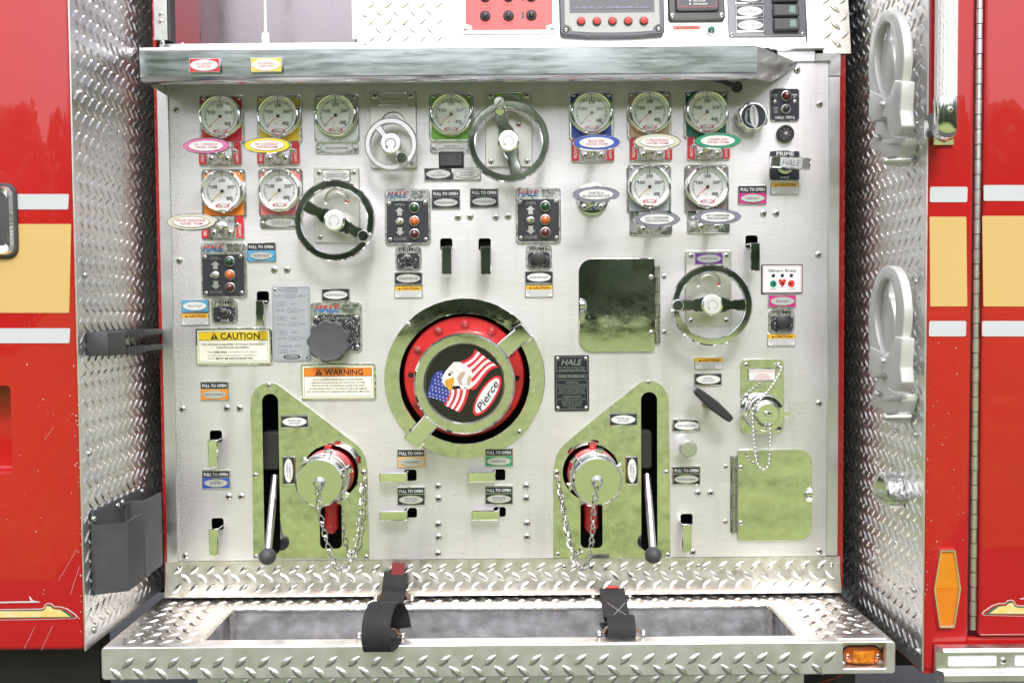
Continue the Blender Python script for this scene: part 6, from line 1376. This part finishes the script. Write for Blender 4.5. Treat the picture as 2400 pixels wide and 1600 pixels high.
vs = [(gx + r_ * math.cos(2 * math.pi * k / 24), gy + r_ * math.sin(2 * math.pi * k / 24), z) for k in range(24) for r_, z in prof]; n = len(prof)
m.add(vs, [(k * n + i, ((k + 1) % 24) * n + i, ((k + 1) % 24) * n + i + 1, k * n + i + 1) for k in range(24) for i in range(n - 1)]); rbox(m, gx - gr * .8, gx + gr * .8, gy, FY - .004, gz - .046, gz - .012); wobj('socket', m, CHROME, t)
b0 = P(2184, 342, FY); b1 = P(2234, 235, FY)
world_child(bevbox('base_plate', b0.x, b1.x, FY - .005, FY - .0004, b0.z, b1.z, .002, CHROME), t)
p_ = P(2212, 325, FY - .005); o = shared(('screw', 8.2, 'cross'), screw_mb(8.2), 'screw', [SCREW, DARK], None); world_child(o, t); o.location = (p_.x, FY - .005, p_.z)
p_ = P(2227, 257, gy - gr * 1.1); o = shared(('screw', 6.5, 'hex'), screw_mb(6.5, 'hex'), 'socket_screw', [SCREW, DARK], None); world_child(o, t); o.location = (p_.x, gy - gr * 1.08, p_.z)
# amber hexagon reflector
t = thing('amber_reflector', 'tall amber hexagonal marker with chrome rim on the red pillar', 'reflector', 2216, 1377, FY)
f_ = (D + FY) / D; hexo = [(x * f_, z * f_) for x, z in ((-19, -94), (19, -94), (34, 0), (19, 94), (-19, 94), (-34, 0))]
ins = inset(hexo, 8)
m = MB(); n = 6; vs = [(x, z, 0) for x, z in hexo] + [(x, z, 9) for x, z in inset(hexo, 2)] + [(x, z, 9) for x, z in inset(hexo, 5)] + [(x, z, 5) for x, z in inset(hexo, 7)]
m.add(vs, [(k * n + i, k * n + (i + 1) % n, (k + 1) * n + (i + 1) % n, (k + 1) * n + i) for k in range(3) for i in range(n)]); obj('rim', m, CHROME, t)
ii = inset(hexo, 6.5)
m = MB(); m.prism([ii[5], ii[2], ii[3], ii[4]], 3, 6, .8); obj('upper_lens', m, REFL, t)
m = MB(); m.prism([ii[0], ii[1], ii[2], ii[5]], 3, 5.6, .8); obj('lower_lens', m, M('amber_lens_lower', (.62, .17, .005), 0, .2, coat=1, bump=.8, bscale=250, bdist=.001), t)
# rub rail
t = thing('rub_rail', 'aluminium rub rail with white reflective inserts at lower right', 'rub rail', 2300, 1548, FY - .004)
x0 = LP(t, 2186, 1548, FY)[0]; x1 = LP(t, 2700, 1548, FY)[0]; zu = LP(t, 2300, 1506, FY)[1]; zl = LP(t, 2300, 1588, FY)[1]; hgt = zu - zl
prof = [(zu, 0), (zu - 3, 16), (zu - hgt * .12, 20), (zu - hgt * .15, 20), (zu - hgt * .17, 10), (zu - hgt * .66, 10), (zu - hgt * .68, 18), (zu - hgt * .76, 24), (zl + hgt * .07, 24), (zl, 18), (zl, 0)]
m = MB(); n = len(prof); m.add([(x + (0 if x > x0 else (0 if d < 11 else 10)), z, d) for x in (x0, x1) for z, d in prof], [(i, (i + 1) % n, n + (i + 1) % n, n + i) for i in range(n)] + [tuple(range(n)), tuple(range(n, 2 * n))]); obj('channel', m, TRIM, t)
zr0, zr1 = zu - hgt * .56, zu - hgt * .27
for xa, xb in ((2213, 2325), (2368, 2480)):
    a = LP(t, xa, 1548, FY)[0]; b = LP(t, xb, 1548, FY)[0]; m = MB(); m.prism(rrect(b - a, zr1 - zr0, 3, (a + b) / 2, (zr0 + zr1) / 2), 10, 12, .5); obj('reflective_insert', m, M('white_reflective', (.85, .85, .83), 0, .35, bump=.5, bscale=300), t)
screw(t, LP(t, 2342, 1548, FY)[0], (zr0 + zr1) / 2, 10, 7, 'hex')
# chrome door handle bezel at the far left
t = thing('door_handle', 'chrome cab door handle in a black gasket at the left edge', 'door handle', 10, 518, FY)
m = MB(); m.prism(rrect(120, 148, 22, -32, 0, n=6), .5, 8, 3); obj('gasket', m, RUBBER, t)
o_ = rrect(108, 136, 18, -32, 0, n=6); i_ = rrect(84, 98, 12, -34, 4, n=6); m = MB(); n = len(o_)
m.add([(x, z, 8) for x, z in o_] + [(x, z, 15) for x, z in inset(o_, 4)] + [(x, z, 6) for x, z in i_], [(k * n + i, k * n + (i + 1) % n, (k + 1) * n + (i + 1) % n, (k + 1) * n + i) for k in range(2) for i in range(n)] + [tuple(range(2 * n, 3 * n))]); obj('dish', m, CHROME, t)
m = MB(); m.prism(rrect(60, 88, 8, -44, 4), 5, 26, 4); obj('paddle', m, CHROME, t)
# amber lamp in the step
t = thing('step_lamp', 'amber oval marker lamp in the end of the step', 'lamp', 2018, 1532, SY + .026)
m = MB(); m.prism(ell(43, 20, 0, 0, 36)[0:0] + rrect(78, 34, 16, 0, 0, n=8), 0, 10, 3); obj('base', m, M('amber_base', (.50, .10, .005), 0, .25, coat=1), t)
m = MB(); m.prism(rrect(46, 28, 5), 9, 22, 5); o = obj('lens', m, M('amber_clear', (.75, .26, .01), 0, .15, coat=1, vary=.6, vscale=160, col2=(.30, .06, .0)), t)
for x in (-31, 31): screw(t, x, 0, 10, 5, 'cross')
m = MB(); a = rrect(84, 40, 19, 0, 0, n=8); m.band(a, inset(a, 3), .8); obj('gasket', m, BLACK, t)

# =================================================================== STRAPS ON THE STEP
def ribbon(name, path, wpx, th, mat, par, xs=None):
    """path: list of (x_center, y, z, tilt) in world metres; width along x"""
    P3 = [Vector(p_[:3]) for p_ in path]; ext = [P3[0] * 2 - P3[1]] + P3 + [P3[-1] * 2 - P3[-2]]; dens = []
    for i in range(1, len(ext) - 2):
        for k in range(8): u = k / 8; a, b, c, d = ext[i - 1], ext[i], ext[i + 1], ext[i + 2]; dens.append(0.5 * ((2 * b) + (c - a) * u + (2 * a - 5 * b + 4 * c - d) * u * u + (-a + 3 * b - 3 * c + d) * u ** 3))
    dens.append(P3[-1]); W_ = wpx * S / 2; vs = []; n = len(dens)
    for i, p_ in enumerate(dens):
        tg = (dens[min(i + 1, n - 1)] - dens[max(i - 1, 0)]).normalized(); sd_ = Vector((1, 0, 0)) - tg * tg.x; sd_.normalize(); nm = tg.cross(sd_).normalized()
        for a, b in ((-1, -1), (1, -1), (1, 1), (-1, 1)): vs.append(tuple(p_ + sd_ * (W_ * a) + nm * (th / 2 * b)))
    m = MB(); m.add(vs, [(i * 4 + k, i * 4 + (k + 1) % 4, (i + 1) * 4 + (k + 1) % 4, (i + 1) * 4 + k) for i in range(n - 1) for k in range(4)] + [(0, 1, 2, 3), tuple(range((n - 1) * 4, n * 4))])
    return wobj(name, m, mat, par)
def footman(label, px, py, wpx):
    p_ = PZ(px, py, zs + .003); t = thing('strap_loop', label, 'strap loop', loc=p_, group='steel strap loops')
    h_ = wpx / 2; m = MB(); m.tube([(-h_ - 16, 0, 0), (-h_ - 8, 2, 0), (-h_ - 1, 7, 0), (-h_ + 2, 13, 0), (-h_ + 8, 15, 0), (h_ - 8, 15, 0), (h_ - 2, 13, 0), (h_ + 1, 7, 0), (h_ + 8, 2, 0), (h_ + 16, 0, 0)], 3.6, 8); obj('wire_loop', m, RUST, t)
    for sx in (-1, 1): m = MB(); m.ball((sx * (h_ + 12), 3, 1), 7, 12, 8, .8); obj('bolt_head', m, SCREW, t)
    return p_
fA = footman('rusty strap loop at the back of the tray, left strap', 923, 1404, 60); fB = footman('rusty strap loop at the front of the tray, left strap', 893, 1490, 66)
fC = footman('grey strap loop at the back of the tray, right strap', 1433, 1396, 62); fD = footman('rusty strap loop at the front of the tray, right strap', 1456, 1485, 68)
REDTAB = M('red_tab', (.20, .02, .02), 0, .7, bump=.5, bscale=600)
t = thing('hose_strap', 'black webbing strap curled in a loop over the step, left one', 'strap', loc=fB)
xa, xb = fA.x, P(886, 1500, -.26).x
ribbon('webbing', [(xa + .004, fA.y + .004, zs + .050), (xa + .002, fA.y - .004, zs + .030), (xa, fA.y - .012, zs + .012), (xa - .004, fA.y - .05, zs - .004), (xa * .6 + xb * .4, -.13, zs - .012), (xa * .3 + xb * .7, -.19, zs - .002), (xb + .008, -.215, zs + .004), (xb + .003, -.245, zs + .002), (xb, -.266, zs + .008), (xb - .001, -.274, zs + .030), (xb, -.266, zs + .054), (xb + .004, -.240, zs + .067), (xb + .010, -.210, zs + .060), (xb + .016, -.190, zs + .038), (xb + .020, -.180, zs + .010)], 56, .0028, WEB, t)
ribbon('red_tab', [(xa + .006, fA.y + .002, zs + .046), (xa + .007, fA.y + .004, zs + .056), (xa + .008, fA.y + .006, zs + .066)], 29, .002, REDTAB, t)
t = thing('hose_strap', 'black webbing strap lying flat across the tray, right one', 'strap', loc=fD)
xa, xb = fC.x, fD.x
ribbon('webbing', [(xa, fC.y + .016, zs + .024), (xa, fC.y + .002, zs + .018), (xa + .001, fC.y - .02, zs + .010), (xa * .7 + xb * .3, -.085, zs + .002), (xa * .4 + xb * .6, -.13, zs + .002), (xb - .002, -.165, zs + .022), (xb, -.185, zs + .026), (xb, -.200, zs + .016), (xb, -.202, zs + .004), (xb, -.190, zs - .006), (xb, -.15, zs - .010), (xb - .004, -.10, zs - .012)], 58, .003, WEB, t)
ribbon('red_tab', [(xa + .001, fC.y + .017, zs + .0275), (xa + .001, fC.y + .008, zs + .0245), (xa + .001, fC.y - .004, zs + .0185)], 30, .002, M('bright_red_tab', (.70, .05, .03), 0, .7), t)
m = MB()
for (ax_, ay_, bx_, by_) in ((-20, -.055, 20, -.115), (20, -.055, -20, -.115), (-22, -.117, 22, -.117)):
    zq = lambda y_: zs + .0085 - .005 * min(1, max(0, (-.04 - y_) / .05))
    m.tube([(xa + .003 + (ax_ + (bx_ - ax_) * k / 8) * S, ay_ + (by_ - ay_) * k / 8, zq(ay_ + (by_ - ay_) * k / 8)) for k in range(9)], .0006, 5)
wobj('stitching', m, M('thread', (.35, .34, .33), 0, .8), t)
